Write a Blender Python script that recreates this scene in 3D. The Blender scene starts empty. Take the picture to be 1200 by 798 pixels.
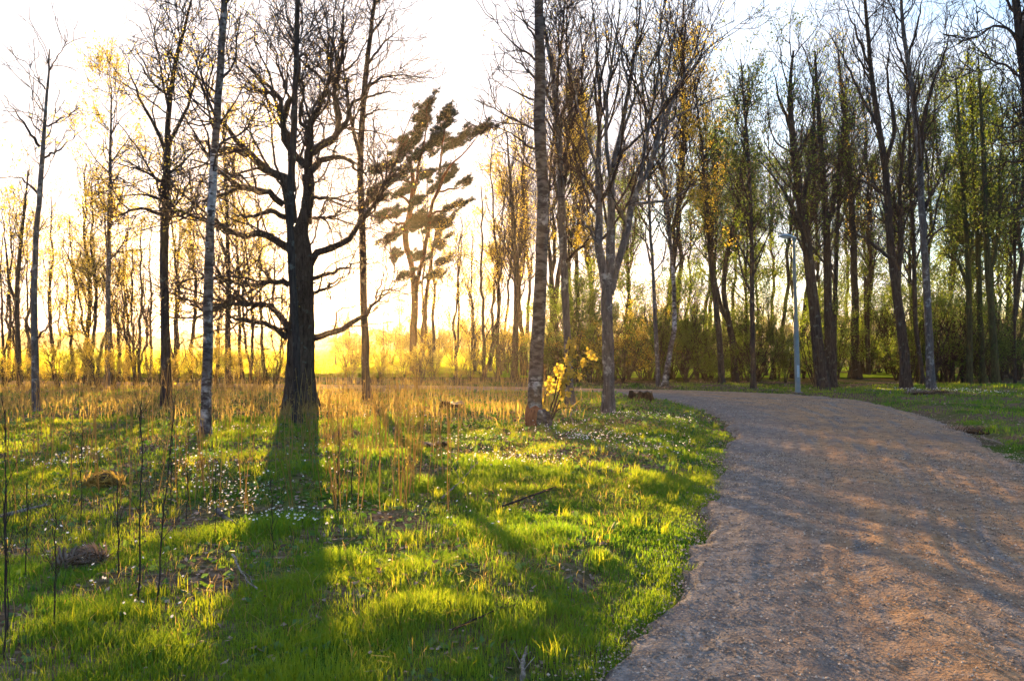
import bpy, math, random
import numpy as np
from mathutils import Vector
RS = np.random.RandomState
C = bpy.context.scene.collection
F, CX, HZ, CAMH = 950.0, 600.0, 405.0, 1.6      # photograph: focal length in px, centre column, horizon row, eye height

# ------------------------------------------------------------------ noise / terrain
def _h(ix, iy, s):
    n = (ix.astype(np.int64) * 374761393 + iy.astype(np.int64) * 668265263 + s * 974711) & 0x7fffffff
    n = ((n ^ (n >> 13)) * 1274126177) & 0x7fffffff
    return ((n ^ (n >> 16)) & 0xffff) / 65535.0
def vn(x, y, sc, seed=0):
    x = np.asarray(x, float) / sc; y = np.asarray(y, float) / sc
    ix, iy = np.floor(x), np.floor(y); fx, fy = x - ix, y - iy
    fx = fx * fx * (3 - 2 * fx); fy = fy * fy * (3 - 2 * fy)
    a, b = _h(ix, iy, seed), _h(ix + 1, iy, seed); c, d = _h(ix, iy + 1, seed), _h(ix + 1, iy + 1, seed)
    return (a + (b - a) * fx) * (1 - fy) + (c + (d - c) * fx) * fy
def fbm(x, y, sc, seed=0, o=3):
    t = 0; a = 1; n = 0
    for i in range(o): t = t + a * vn(x, y, sc / 2 ** i, seed + i * 17); n += a; a *= .5
    return t / n
def gxy(px, py):
    Y = CAMH * F / (py - HZ); return ((px - CX) / F * Y, Y)
def wp(px, py, Y): return np.array([(px - CX) / F * Y, Y, CAMH - (py - HZ) / F * Y])

# road outline (traced ground points, in metres)
EL = [(-4.6, -6), (-3.2, -3), (-1.7, 0), (-.55, 2)] + [gxy(*p) for p in [(690, 798), (752, 742), (788, 682), (812, 625), (838, 560), (851, 522), (851, 500), (834, 484), (800, 472.5), (758, 465.3), (700, 461), (600, 458.2), (500, 456.2)]] + [(-14, 31.5), (-30, 36), (-60, 52)]
ER = [(1.2, -6), (2.4, -3), (3.8, 0), (5.0, 3)] + [gxy(*p) for p in [(1330, 650), (1255, 582), (1200, 545), (1150, 515), (1100, 493), (1050, 478), (1000, 468.5), (935, 462.5), (850, 459.2), (760, 457), (650, 454.8), (500, 452.3)]] + [(-14, 34.5), (-30, 39.5), (-60, 56)]
def resamp(P, n):
    P = np.array(P, float); d = np.r_[0, np.cumsum(np.linalg.norm(np.diff(P, axis=0), axis=1))]
    t = np.linspace(0, d[-1], n); return np.stack([np.interp(t, d, P[:, k]) for k in range(P.shape[1])], 1)
def catmull(P, n):
    P = np.array(P, float)
    if len(P) < 3: return resamp(P, n)
    Q = np.vstack([2 * P[0] - P[1], P, 2 * P[-1] - P[-2]]); out = []
    for i in range(1, len(Q) - 2):
        for t in np.linspace(0, 1, 8, endpoint=False):
            a, b, c, d = Q[i - 1], Q[i], Q[i + 1], Q[i + 2]
            out.append(.5 * (2 * b + (c - a) * t + (2 * a - 5 * b + 4 * c - d) * t * t + (3 * b - a - 3 * c + d) * t ** 3))
    out.append(P[-1]); return resamp(out, n)
# pair left and right edge by row so that the strip does not twist
NL = 240
el, er = catmull(EL, NL), catmull(ER, NL)
poly = np.vstack([el, er[::-1]])
def inside(x, y):
    x = np.asarray(x, float); y = np.asarray(y, float); c = np.zeros(x.shape, bool)
    P = poly[::2]; Q = np.roll(P, -1, 0)
    for (x0, y0), (x1, y1) in zip(P, Q):
        if y0 == y1: continue
        c ^= ((y0 > y) != (y1 > y)) & (x < (x1 - x0) * (y - y0) / (y1 - y0) + x0)
    return c
def edge_dist(x, y):
    x = np.asarray(x, float); y = np.asarray(y, float); d = np.full(x.shape, 1e9)
    for P in (el[::2], er[::2]):
        for a, b in zip(P[:-1], P[1:]):
            v = b - a; t = np.clip(((x - a[0]) * v[0] + (y - a[1]) * v[1]) / (v @ v), 0, 1)
            d = np.minimum(d, np.hypot(x - a[0] - t * v[0], y - a[1] - t * v[1]))
    return np.where(inside(x, y), -d, d)            # negative on the road
def tz(x, y, sd=None, drop=.62):
    x = np.asarray(x, float); y = np.asarray(y, float)
    if sd is None:
        sd = np.full(x.shape, 5.0); m = (np.abs(x) < 62) & (y < 58) & (y > -8)
        if m.any(): sd[m] = edge_dist(x[m], y[m])
    m = np.clip((sd - .05) / 1.2, 0, 1); m = m * m * (3 - 2 * m)
    z = (fbm(x, y, 2.6, 5) - .45) * .22 + (vn(x, y, .5, 9) - .5) * .05
    far = np.clip((y - 60) / 30, 0, 1)
    z = z * m * (1 - far) + .05 * m * (1 - far)
    z = z - .06 * np.clip((drop - sd) / .2, 0, 1)
    return z
def tz1(x, y): return float(tz(np.array([x]), np.array([y]))[0])

# ------------------------------------------------------------------ mesh helpers
def mesh(name, V, faces, mats, rnd=None, smooth=False, uv=None):
    """faces: list of int arrays, one per polygon size"""
    me = bpy.data.meshes.new(name); V = np.asarray(V, np.float32)
    me.vertices.add(len(V)); me.vertices.foreach_set('co', V.ravel())
    fl = [np.asarray(f) for f in faces if len(f)]
    loops = np.concatenate([f.ravel() for f in fl]); sizes = np.concatenate([np.full(len(f), f.shape[1]) for f in fl])
    st = np.r_[0, np.cumsum(sizes)[:-1]]
    me.loops.add(len(loops)); me.polygons.add(len(sizes))
    me.loops.foreach_set('vertex_index', loops.astype(np.int32))
    me.polygons.foreach_set('loop_start', st.astype(np.int32))
    me.update(calc_edges=True)
    me.polygons.foreach_set('use_smooth', np.full(len(sizes), smooth))
    if rnd is not None:
        a = me.attributes.new('rnd', 'FLOAT', 'POINT'); a.data.foreach_set('value', np.asarray(rnd, np.float32))
    if uv is not None:
        l = me.uv_layers.new(name='UVMap'); l.data.foreach_set('uv', np.asarray(uv, np.float32)[loops].ravel())
    me.materials.append(mats); return me
def obj(name, me, parent=None, loc=None):
    o = bpy.data.objects.new(name, me); C.objects.link(o)
    if parent: o.parent = parent
    if loc is not None: o.location = loc
    return o
def tag(o, label=None, cat=None, group=None, kind=None):
    for k, v in (('label', label), ('category', cat), ('group', group), ('kind', kind)):
        if v: o[k] = v
    return o
def thing(name, loc, label, cat, group=None):
    o = bpy.data.objects.new(name, None); C.objects.link(o); o.location = loc
    o.empty_display_size = .3
    return tag(o, label, cat, group)

def tubes(P, R, S, rough=0, rng=None):
    """P[N,K,3], R[N,K] -> verts, quads"""
    N, K, _ = P.shape
    if N == 0: return np.zeros((0, 3)), np.zeros((0, 4), int)
    T = np.gradient(P, axis=1); T /= np.linalg.norm(T, axis=2, keepdims=True) + 1e-9
    ref = np.where(np.abs(T[:, :1, 2:3]) > .75, np.array([1., 0, 0]), np.array([0, 0, 1.]))
    A = np.cross(T, np.broadcast_to(ref, T.shape)); A /= np.linalg.norm(A, axis=2, keepdims=True) + 1e-9
    B = np.cross(T, A)
    th = np.arange(S) * 2 * math.pi / S
    rr = R[:, :, None] * np.ones(S)
    if rough:
        rng = rng or RS(1)
        for f, a in ((2, 1), (3, .8), (5, .5)):
            ph = rng.rand(N, 1, 1) * 6.3; w = rng.uniform(.15, .5)
            rr = rr * (1 + rough * a * np.sin(f * th[None, None, :] + ph + w * np.arange(K)[None, :, None]))
        rr = rr * (1 + rough * .6 * (rng.rand(N, K, S) - .5))
    V = P[:, :, None, :] + rr[..., None] * (np.cos(th)[None, None, :, None] * A[:, :, None, :] + np.sin(th)[None, None, :, None] * B[:, :, None, :])
    i = np.arange(N * K * S).reshape(N, K, S); j = np.roll(i, -1, 2)
    q = np.stack([i[:, :-1], i[:, 1:], j[:, 1:], j[:, :-1]], -1).reshape(-1, 4)
    return V.reshape(-1, 3), q
def join(parts):
    V = []; Q = []; n = 0
    for v, q in parts:
        V.append(v); Q.append(np.asarray(q) + n); n += len(v)
    return np.vstack(V), Q
def joinq(parts):
    V, Q = join(parts); return V, [np.vstack(Q)]
def unit(v): return v / (np.linalg.norm(v, axis=-1, keepdims=True) + 1e-9)

def grow(P, R, rng, dens, length, ang=(35, 65), t0=.15, t1=1., K=5, wig=.25, up=.05, rr=.6, rmin=.004, lenpar=0., taper=.55, maxn=20000):
    """children on every parent polyline; length = (a,b) metres (+ lenpar * parent length)"""
    N, KP, _ = P.shape
    L = np.linalg.norm(np.diff(P, axis=1), axis=2).sum(1)
    cnt = rng.poisson(L * dens * (t1 - t0)) if np.isscalar(dens) else np.asarray(dens)
    idx = np.repeat(np.arange(N), cnt)
    if len(idx) > maxn: idx = np.sort(rng.permutation(idx)[:maxn])
    n = len(idx)
    if n == 0: return np.zeros((0, K, 3)), np.zeros((0, K))
    t = t0 + (t1 - t0) * rng.rand(n)
    f = t * (KP - 1); i = np.minimum(f.astype(int), KP - 2); fr = (f - i)[:, None]
    a, b = P[idx, i], P[idx, i + 1]; p = a + (b - a) * fr; T = unit(b - a)
    r0 = R[idx, i] * (1 - fr[:, 0]) + R[idx, i + 1] * fr[:, 0]
    X = unit(np.cross(T, rng.randn(n, 3)))
    al = np.radians(rng.uniform(ang[0], ang[1], n))[:, None]
    D = unit(np.cos(al) * T + np.sin(al) * X + np.array([0, 0, up * 2]))
    ln = rng.uniform(length[0], length[1], n) + lenpar * L[idx] * rng.uniform(.6, 1.1, n)
    ln = ln * (1.15 - taper * t)
    st = (ln / (K - 1))[:, None]; Q = np.zeros((n, K, 3)); Q[:, 0] = p
    for k in range(1, K):
        D = unit(D + rng.randn(n, 3) * wig + np.array([0, 0, up])); Q[:, k] = Q[:, k - 1] + D * st
    rb = np.maximum(np.minimum(r0 * rr, ln * .013 + .0025), rmin)[:, None]
    RR = rb * np.linspace(1, .3, K)[None, :]; RR = np.maximum(RR, rmin * .75)
    return Q, RR

def leaves(P, rng, n, size, spread=.06, t0=.2, droop=.3, elong=.7):
    """kite-shaped leaf faces scattered along twigs"""
    N, K, _ = P.shape
    idx = rng.randint(0, N, n); f = (t0 + (1 - t0) * rng.rand(n)) * (K - 1); i = np.minimum(f.astype(int), K - 2)
    p = P[idx, i] + (P[idx, i + 1] - P[idx, i]) * (f - i)[:, None] + rng.randn(n, 3) * spread
    d = unit(rng.randn(n, 3) + np.array([0, 0, -droop])); s = unit(np.cross(d, rng.randn(n, 3)))
    L = (size * rng.uniform(.6, 1.3, n))[:, None]; nn = np.cross(d, s)
    v = np.stack([p, p + d * L * .5 + s * L * .5 * elong + nn * L * .08, p + d * L, p + d * L * .5 - s * L * .5 * elong + nn * L * .08], 1).reshape(-1, 3)
    return v, np.arange(4 * n).reshape(-1, 4), np.repeat(rng.rand(n), 4)

# ------------------------------------------------------------------ materials
def mat(name):
    m = bpy.data.materials.new(name); m.use_nodes = True; nt = m.node_tree; nt.nodes.clear()
    def N(t, **k):
        n = nt.nodes.new('ShaderNode' + t)
        for a, b in k.items():
            if a.startswith('i_'):
                key = a[2:]; key = int(key) if key.isdigit() else key.replace('_', ' ')
                if hasattr(b, 'is_output') or isinstance(b, bpy.types.NodeSocket): nt.links.new(b, n.inputs[key])
                else: n.inputs[key].default_value = b
            else: setattr(n, a, b)
        return n
    return m, nt, N
def ramp(N, fac, stops, interp='LINEAR'):
    r = N('ValToRGB'); e = r.color_ramp.elements; r.color_ramp.interpolation = interp
    while len(e) < len(stops): e.new(.5)
    for k, (p, c) in enumerate(stops):
        e[k].position = p; e[k].color = (*c, 1) if len(c) == 3 else c
    r.id_data.links.new(fac, r.inputs[0]); return r.outputs[0]
def mixc(N, f, a, b, mode='MIX'):
    n = N('MixRGB', blend_type=mode)
    for s, v in zip(n.inputs, (f, a, b)):
        if isinstance(v, bpy.types.NodeSocket): n.id_data.links.new(v, s)
        else: s.default_value = v if not isinstance(v, tuple) else (*v, 1)
    return n.outputs[0]
def out(N, nt, sh): o = N('OutputMaterial'); nt.links.new(sh, o.inputs[0])

def bark_mat(name, c0, c1, spot=(.34, .36, .33), spotamt=.5, sc=1.):
    m, nt, N = mat(name); tc = N('TexCoord').outputs['Object']
    mp = N('Mapping', i_Vector=tc, i_Scale=(14 * sc, 14 * sc, 2.2 * sc)).outputs[0]
    n1 = N('TexNoise', i_Vector=mp, i_Scale=1.6, i_Detail=6., i_Roughness=.65).outputs[0]
    col = ramp(N, n1, [(.35, c0), (.65, c1)])
    n2 = N('TexNoise', i_Vector=tc, i_Scale=5. * sc, i_Detail=5., i_Roughness=.7).outputs[0]
    lich = ramp(N, n2, [(.62 - .12 * spotamt, (0, 0, 0)), (.68, (1, 1, 1))])
    col = mixc(N, lich, col, spot)
    bp = N('Bump', i_Strength=.8, i_Distance=.02, i_Height=n1).outputs[0]
    b = N('BsdfDiffuse', i_Color=col, i_Roughness=.8, i_Normal=bp); out(N, nt, b.outputs[0]); return m
def birch_mat(name='birch_bark', dark_top=0.):
    m, nt, N = mat(name); tc = N('TexCoord').outputs['Object']
    mp = N('Mapping', i_Vector=tc, i_Scale=(6, 6, 15)).outputs[0]
    n1 = N('TexNoise', i_Vector=mp, i_Scale=1., i_Detail=5., i_Roughness=.6).outputs[0]
    n2 = N('TexNoise', i_Vector=tc, i_Scale=1.7, i_Detail=4., i_Roughness=.75).outputs[0]
    n3 = N('TexNoise', i_Vector=tc, i_Scale=9., i_Detail=3.).outputs[0]
    if dark_top:        # older, rougher bark above the pale lower stem
        zz = N('MapRange', i_Value=N('SeparateXYZ', i_Vector=tc).outputs[2]); zz.inputs[1].default_value = 2.6; zz.inputs[2].default_value = 4.2; zz.inputs[3].default_value = .03; zz.inputs[4].default_value = dark_top
        n2 = N('Math', operation='ADD', i_0=n2, i_1=zz.outputs[0]).outputs[0]
    base = mixc(N, ramp(N, n3, [(.4, (0, 0, 0)), (.6, (1, 1, 1))]), (.22, .22, .225), (.42, .42, .42))
    dark = ramp(N, n1, [(.40, (1, 1, 1)), (.48, (0, 0, 0))])
    col = mixc(N, dark, base, (.07, .055, .05))
    rough = ramp(N, n2, [(.40, (0, 0, 0)), (.50, (1, 1, 1))])
    col = mixc(N, rough, col, mixc(N, ramp(N, n1, [(.42, (0, 0, 0)), (.6, (1, 1, 1))]), (.045, .037, .035), (.12, .11, .105)))
    bp = N('Bump', i_Strength=.7, i_Distance=.015, i_Height=n1).outputs[0]
    b = N('BsdfDiffuse', i_Color=col, i_Roughness=.6, i_Normal=bp); out(N, nt, b.outputs[0]); return m
def leaf_mat(name, ca, cb, ta, tb, f=.5, gloss=.03):
    m, nt, N = mat(name); r = N('Attribute', attribute_name='rnd').outputs['Fac']
    d = N('BsdfDiffuse', i_Color=ramp(N, r, [(0, ca), (1, cb)]))
    t = N('BsdfTranslucent', i_Color=ramp(N, r, [(0, ta), (1, tb)]))
    mx = N('MixShader', i_Fac=f, i_1=d.outputs[0], i_2=t.outputs[0])
    g = N('BsdfGlossy', i_Roughness=.45); mx2 = N('MixShader', i_Fac=gloss, i_1=mx.outputs[0], i_2=g.outputs[0])
    out(N, nt, mx2.outputs[0]); return m

M = {}
M['oak'] = bark_mat('oak_bark', (.04, .028, .02), (.13, .095, .07), (.12, .125, .1), .25)
M['grey'] = bark_mat('grey_bark', (.055, .05, .05), (.14, .13, .125), (.33, .34, .33), .7)
M['dark'] = bark_mat('dark_bark', (.028, .023, .021), (.08, .066, .058), (.12, .125, .11), .3)
M['moss'] = bark_mat('mossy_bark', (.03, .032, .02), (.08, .085, .042), (.07, .11, .035), .6)
M['pine'] = bark_mat('pine_bark', (.035, .017, .012), (.13, .055, .025), (.2, .12, .08), .2)
M['birch'] = birch_mat(); M['oldbirch'] = birch_mat('old_birch_bark', .14)
M['twig'] = bark_mat('twig_bark', (.03, .022, .02), (.07, .052, .045), (.06, .055, .05), .1)
M['rust'] = bark_mat('broken_bark', (.12, .045, .025), (.3, .13, .07), (.1, .06, .04), .3, 1.6)
M['yleaf'] = leaf_mat('spring_leaf_yellow', (.16, .15, .02), (.24, .2, .03), (.5, .42, .04), (.65, .5, .06), .55)
M['gleaf'] = leaf_mat('spring_leaf_green', (.035, .08, .01), (.075, .13, .018), (.12, .22, .02), (.26, .34, .03), .45)
M['needle'] = leaf_mat('pine_needles', (.01, .022, .008), (.026, .036, .012), (.012, .02, .006), (.04, .035, .01), .15)
M['grass'] = leaf_mat('grass_blade', (.018, .12, .012), (.055, .19, .014), (.11, .30, .01), (.44, .45, .018), .52, .02)
M['herb'] = leaf_mat('herb_leaf', (.02, .07, .02), (.06, .15, .03), (.06, .18, .02), (.2, .34, .03), .35)
M['dry'] = leaf_mat('dry_grass', (.11, .085, .035), (.28, .22, .09), (.36, .25, .04), (.62, .48, .10), .5, .02)
M['crop'] = leaf_mat('field_crop_blade', (.07, .15, .015), (.12, .2, .02), (.4, .5, .02), (.6, .6, .03), .6, .02)
M['litter'] = leaf_mat('leaf_litter', (.07, .045, .03), (.33, .27, .22), (.1, .06, .03), (.2, .13, .08), .25, .02)
M['petal'] = leaf_mat('white_petal', (.75, .76, .74), (.85, .85, .82), (.7, .7, .66), (.8, .8, .75), .4)

def ground_mat():
    m, nt, N = mat('woodland_floor'); tc = N('TexCoord').outputs['Object']
    n1 = N('TexNoise', i_Vector=tc, i_Scale=.55, i_Detail=6., i_Roughness=.6).outputs[0]
    n2 = N('TexNoise', i_Vector=tc, i_Scale=14., i_Detail=6., i_Roughness=.7).outputs[0]
    n3 = N('TexNoise', i_Vector=tc, i_Scale=60., i_Detail=3.).outputs[0]
    soil = ramp(N, n2, [(.3, (.03, .022, .015)), (.5, (.10, .075, .05)), (.68, (.2, .16, .12))])
    green = ramp(N, n3, [(.35, (.02, .05, .008)), (.65, (.06, .12, .015))])
    col = mixc(N, ramp(N, n1, [(.4, (0, 0, 0)), (.55, (1, 1, 1))]), green, soil)
    bp = N('Bump', i_Strength=.9, i_Distance=.03, i_Height=n2).outputs[0]
    b = N('BsdfDiffuse', i_Color=col, i_Normal=bp); out(N, nt, b.outputs[0]); return m
def road_mat():
    m, nt, N = mat('gravel_surface'); tc = N('TexCoord').outputs['Object']; uv = N('UVMap').outputs[0]
    v1 = N('TexVoronoi', i_Vector=tc, i_Scale=26.); v2 = N('TexVoronoi', i_Vector=tc, i_Scale=62.)
    n1 = N('TexNoise', i_Vector=tc, i_Scale=9., i_Detail=8., i_Roughness=.72).outputs[0]
    n2 = N('TexNoise', i_Vector=tc, i_Scale=.9, i_Detail=4., i_Roughness=.6).outputs[0]
    mp = N('Mapping', i_Vector=uv, i_Scale=(22, .5, 1)).outputs[0]
    tr = N('TexNoise', i_Vector=mp, i_Scale=1., i_Detail=5., i_Roughness=.6).outputs[0]      # wheel streaks along the road
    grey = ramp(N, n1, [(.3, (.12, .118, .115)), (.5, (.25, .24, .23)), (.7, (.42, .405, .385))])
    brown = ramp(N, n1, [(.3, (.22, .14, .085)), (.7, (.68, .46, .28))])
    zone = ramp(N, N('SeparateXYZ', i_Vector=uv).outputs[0], [(.14, (.05, .05, .05)), (.36, (1, 1, 1)), (.85, (1, 1, 1)), (1., (.6, .6, .6))])  # grey shoulder gravel, widened so the left strip's shade is painted into the colour
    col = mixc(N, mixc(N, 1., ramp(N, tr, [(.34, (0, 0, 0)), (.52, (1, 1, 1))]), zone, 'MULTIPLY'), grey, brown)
    col = mixc(N, ramp(N, n2, [(.45, (0, 0, 0)), (.65, (.6, .6, .6))]), col, (.2, .185, .18))
    st = ramp(N, v1.outputs['Distance'], [(.12, (1, 1, 1)), (.3, (0, 0, 0))])
    stc = ramp(N, N('SeparateColor', i_Color=v1.outputs['Color']).outputs[0], [(.0, (.09, .08, .08)), (.6, (.25, .22, .2)), (1., (.5, .47, .44))])
    rare = ramp(N, N('SeparateColor', i_Color=v1.outputs['Color']).outputs[1], [(.55, (0, 0, 0)), (.6, (1, 1, 1))])
    col = mixc(N, mixc(N, 1., st, rare, 'MULTIPLY'), col, stc)
    h = N('Math', operation='MULTIPLY', i_0=v2.outputs['Distance'], i_1=-.35).outputs[0]
    h2 = N('Math', operation='MULTIPLY_ADD', i_0=n1, i_1=1.3, i_2=h).outputs[0]
    h3 = N('Math', operation='MULTIPLY_ADD', i_0=v1.outputs['Distance'], i_1=-.5, i_2=h2).outputs[0]
    h4 = N('Math', operation='MULTIPLY_ADD', i_0=tr, i_1=1.2, i_2=h3).outputs[0]
    bp = N('Bump', i_Strength=1., i_Distance=.07, i_Height=h4).outputs[0]
    b = N('BsdfDiffuse', i_Color=col, i_Roughness=.5, i_Normal=bp); out(N, nt, b.outputs[0]); return m
def stone_mat():
    m, nt, N = mat('loose_stone'); r = N('Attribute', attribute_name='rnd').outputs['Fac']
    b = N('BsdfDiffuse', i_Color=ramp(N, r, [(0, (.13, .11, .09)), (.7, (.32, .255, .19)), (1, (.52, .45, .37))]), i_Roughness=.5)
    out(N, nt, b.outputs[0]); return m
def plain(name, c, rough=.5, metal=0., noise=.0):
    m, nt, N = mat(name); col = c
    p = N('BsdfPrincipled', i_Roughness=rough, i_Metallic=metal)
    tc = N('TexCoord').outputs['Object']; n = N('TexNoise', i_Vector=tc, i_Scale=7., i_Detail=5.).outputs[0]
    k = 1 - noise; nt.links.new(ramp(N, n, [(.3, tuple(x * k for x in c)), (.7, c)]), p.inputs['Base Color'])
    out(N, nt, p.outputs[0]); return m
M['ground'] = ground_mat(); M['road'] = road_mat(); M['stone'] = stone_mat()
M['galv'] = plain('galvanised_steel', (.12, .165, .17), .5, .3, .25)
M['lampgrey'] = plain('pale_lamp_housing', (.26, .36, .42), .4, .2, .1)
M['lens'] = plain('lamp_lens', (.6, .66, .7), .15, 0, .05)
M['white'] = plain('white_painted_board', (.8, .8, .8), .6, 0, .1)
M['roofm'] = plain('dark_roof_felt', (.1, .1, .11), .8, 0, .3)
M['deadwood'] = bark_mat('dead_wood', (.09, .075, .06), (.3, .26, .22), (.4, .38, .34), .5, 1.5)
M['rot'] = bark_mat('rotten_wood', (.02, .014, .01), (.10, .06, .035), (.06, .09, .03), .4, 1.5)
M['cut'] = plain('cut_wood', (.16, .12, .09), .8, 0, .5)

# ------------------------------------------------------------------ ground, road
def axis(lo, hi, a, b, st):
    mid = list(np.arange(a, b + 1e-6, st)); s = st; x = mid[-1]; up = []
    while x < hi: s *= 1.22; x += s; up.append(x)
    s = st; x = mid[0]; dn = []
    while x > lo: s *= 1.22; x -= s; dn.append(x)
    return np.array(dn[::-1] + mid + up)
gx, gy = axis(-1500, 1500, -22, 14, .16), axis(-60, 3000, 2, 34, .16)
GX, GY = np.meshgrid(gx, gy); GZ = tz(GX, GY)
I = np.arange(GX.size).reshape(GX.shape)
q = np.stack([I[:-1, :-1], I[:-1, 1:], I[1:, 1:], I[1:, :-1]], -1).reshape(-1, 4)
tag(obj('ground', mesh('ground', np.stack([GX, GY, GZ], -1).reshape(-1, 3), [q], M['ground'], smooth=True)), kind='structure')

NU, NR_ = 170, 640
def relief(U, Vv, x, y):
    w = .012 * np.sin(Vv * .5)
    r = -.022 * (np.exp(-((U - .34 - w) / .07) ** 2) + np.exp(-((U - .70 + w) / .07) ** 2)) - .010 * np.exp(-((U - .52) / .03) ** 2)
    z = .012 + .045 * (1 - (2 * U - 1) ** 2) + r + .012 * (fbm(x, y, .35, 31) - .5) + .020 * (fbm(U * 16, Vv * .5, 1., 37) - .5) + .020 * (vn(U * 34, Vv * .3, 1., 39) - .5)
    return z + .013 * (fbm(x, y, .11, 33, 3) - .5)
ti = np.linspace(0, 1, NR_) ** 1.7 * (NL - 1)
elf = np.stack([np.interp(ti, np.arange(NL), el[:, k]) for k in (0, 1)], 1); erf = np.stack([np.interp(ti, np.arange(NL), er[:, k]) for k in (0, 1)], 1)
u = np.linspace(-.05, 1.05, NU); W = elf[:, None, :] * (1 - u[None, :, None]) + erf[:, None, :] * u[None, :, None]
ln = np.r_[0, np.cumsum(np.linalg.norm(np.diff((elf + erf) / 2, axis=0), axis=1))]
U, Vv = np.meshgrid(u, ln)
RZ = relief(np.clip(U, 0, 1), Vv, W[..., 0], W[..., 1]); 
wd_ = np.linalg.norm(erf - elf, axis=1)[:, None]; er_d = np.minimum(U, 1 - U) * wd_                       # the rim is eaten away raggedly
er_n = .55 * fbm(W[..., 0], W[..., 1], .55, 81, 4) + .18 * vn(W[..., 0], W[..., 1], .12, 82) - .22
RZ = RZ - .10 * np.clip((er_n - er_d) / .10, 0, 1); RZ[:, 0] = RZ[:, -1] = -.12
RV = np.concatenate([W, RZ[..., None]], -1).reshape(-1, 3); I = np.arange(NR_ * NU).reshape(NR_, NU)
q = np.stack([I[:-1, :-1], I[:-1, 1:], I[1:, 1:], I[1:, :-1]], -1).reshape(-1, 4)
def on_road(x, y):
    """height of the road surface under points (x, y)"""
    best = np.full(x.shape, 1e9); uu = np.zeros(x.shape); vv = np.zeros(x.shape)
    for k in range(0, NR_ - 4, 4):
        a, b = elf[k], erf[k]; v = b - a; t = ((x - a[0]) * v[0] + (y - a[1]) * v[1]) / (v @ v); d = np.hypot(x - a[0] - t * v[0], y - a[1] - t * v[1])
        m = d < best; best[m] = d[m]; uu[m] = t[m]; vv[m] = ln[k]
    return relief(np.clip(uu, 0, 1), vv, x, y)
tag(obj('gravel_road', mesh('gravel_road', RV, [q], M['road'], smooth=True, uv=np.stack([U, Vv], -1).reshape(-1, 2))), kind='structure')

# loose stones on the road, near part
def stones(n, seed, smin, smax, ya, yb, pw):
    r = RS(seed); k = int(n * 4); y = ya + (yb - ya) * r.rand(k) ** pw; x = r.uniform(-2.5, 9.5, k)
    sd = edge_dist(x, y); keep = (sd < -.05 + .45 * r.rand(k) ** 2) & ((r.rand(k) < .6 + .4 * fbm(x, y, .7, 71)) | (sd > -.9)); x, y, sd = x[keep][:n], y[keep][:n], sd[keep][:n]
    n = len(x); s = smin + (smax - smin) * r.rand(n) ** 3; s = s * (1 + .05 * y)
    oct_ = np.array([[1, 0, 0], [0, 1, 0], [-1, 0, 0], [0, -1, 0], [0, 0, .75], [0, 0, -.75]], float)
    V = oct_[None] * s[:, None, None] * r.uniform(.55, 1.25, (n, 6, 1))
    a = r.rand(n) * 6.28; ca, sa = np.cos(a), np.sin(a)
    V = np.stack([V[..., 0] * ca[:, None] - V[..., 1] * sa[:, None], V[..., 0] * sa[:, None] + V[..., 1] * ca[:, None], V[..., 2]], -1)
    z = on_road(x, y) + s * .15
    V += np.stack([x, y, z], -1)[:, None]
    f = np.array([[0, 1, 4], [1, 2, 4], [2, 3, 4], [3, 0, 4], [1, 0, 5], [2, 1, 5], [3, 2, 5], [0, 3, 5]])
    T = (f[None] + 6 * np.arange(n)[:, None, None]).reshape(-1, 3)
    return V.reshape(-1, 3), T, np.repeat(r.rand(n), 6)
v1, t1, r1 = stones(60000, 3, .0025, .010, 3.2, 12, 1.4)
v2, t2, r2 = stones(12000, 4, .003, .010, 9, 24, 1.2)
tag(obj('gravel_stones', mesh('gravel_stones', np.vstack([v1, v2]), [np.vstack([t1, t2 + len(v1)])], M['stone'], np.r_[r1, r2])), kind='stuff', label='loose grey and brown gravel scattered over the road', cat='gravel')

# ------------------------------------------------------------------ grass & other ground cover
def blades(x, y, h, w, rng, lean=.35, z=None, curve=.6):
    n = len(x); z = tz(x, y) if z is None else z
    a = rng.rand(n) * 6.283; la = rng.rand(n) * 6.283; L = lean * rng.rand(n) * h
    dx, dy = np.cos(la) * L, np.sin(la) * L; sx, sy = np.cos(a) * w / 2, np.sin(a) * w / 2
    b = np.stack([x, y, z - .01], -1); s = np.stack([sx, sy, 0 * sx], -1)
    m = b + np.stack([dx * .3, dy * .3, h * .55], -1); t = b + np.stack([dx * (1 + curve), dy * (1 + curve), h * (1 - .25 * rng.rand(n))], -1)
    V = np.stack([b - s, b + s, m + s * .8, m - s * .8, t], 1).reshape(-1, 3)
    k = 5 * np.arange(n)[:, None]
    return V, k + np.array([[0, 1, 2, 3]]), k + np.array([[3, 2, 4]])
def green_ok(x, y, rng, thr=.5):
    d = fbm(x, y, 1.1, 41, 4); d2 = vn(x, y, .22, 43)
    left_mid = np.clip((y - 16) / 2.5, 0, 1) * np.clip((-x - 1.) / 2, 0, 1)       # brushy strip, less green
    lit_ = .07 * np.clip((9 - y) / 3, 0, 1) * np.clip((-x - .3) / 1.2, 0, 1)      # barer, litter strewn corner at the lower left
    return (d * .75 + d2 * .35 - .18 * left_mid - lit_) > thr - .25 * rng.rand(len(x)) ** 2
rng = RS(11); GV, GQ, GT, GR = [], [], [], []; off = 0
def add_blades(x, y, h, w, r, rnd):
    global off
    V, Q, T = blades(x, y, h, w, r, z=tz(x, y, drop=.05)); GV.append(V); GQ.append(Q + off); GT.append(T + off); off += len(V); GR.append(np.repeat(rnd, 5))
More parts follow.
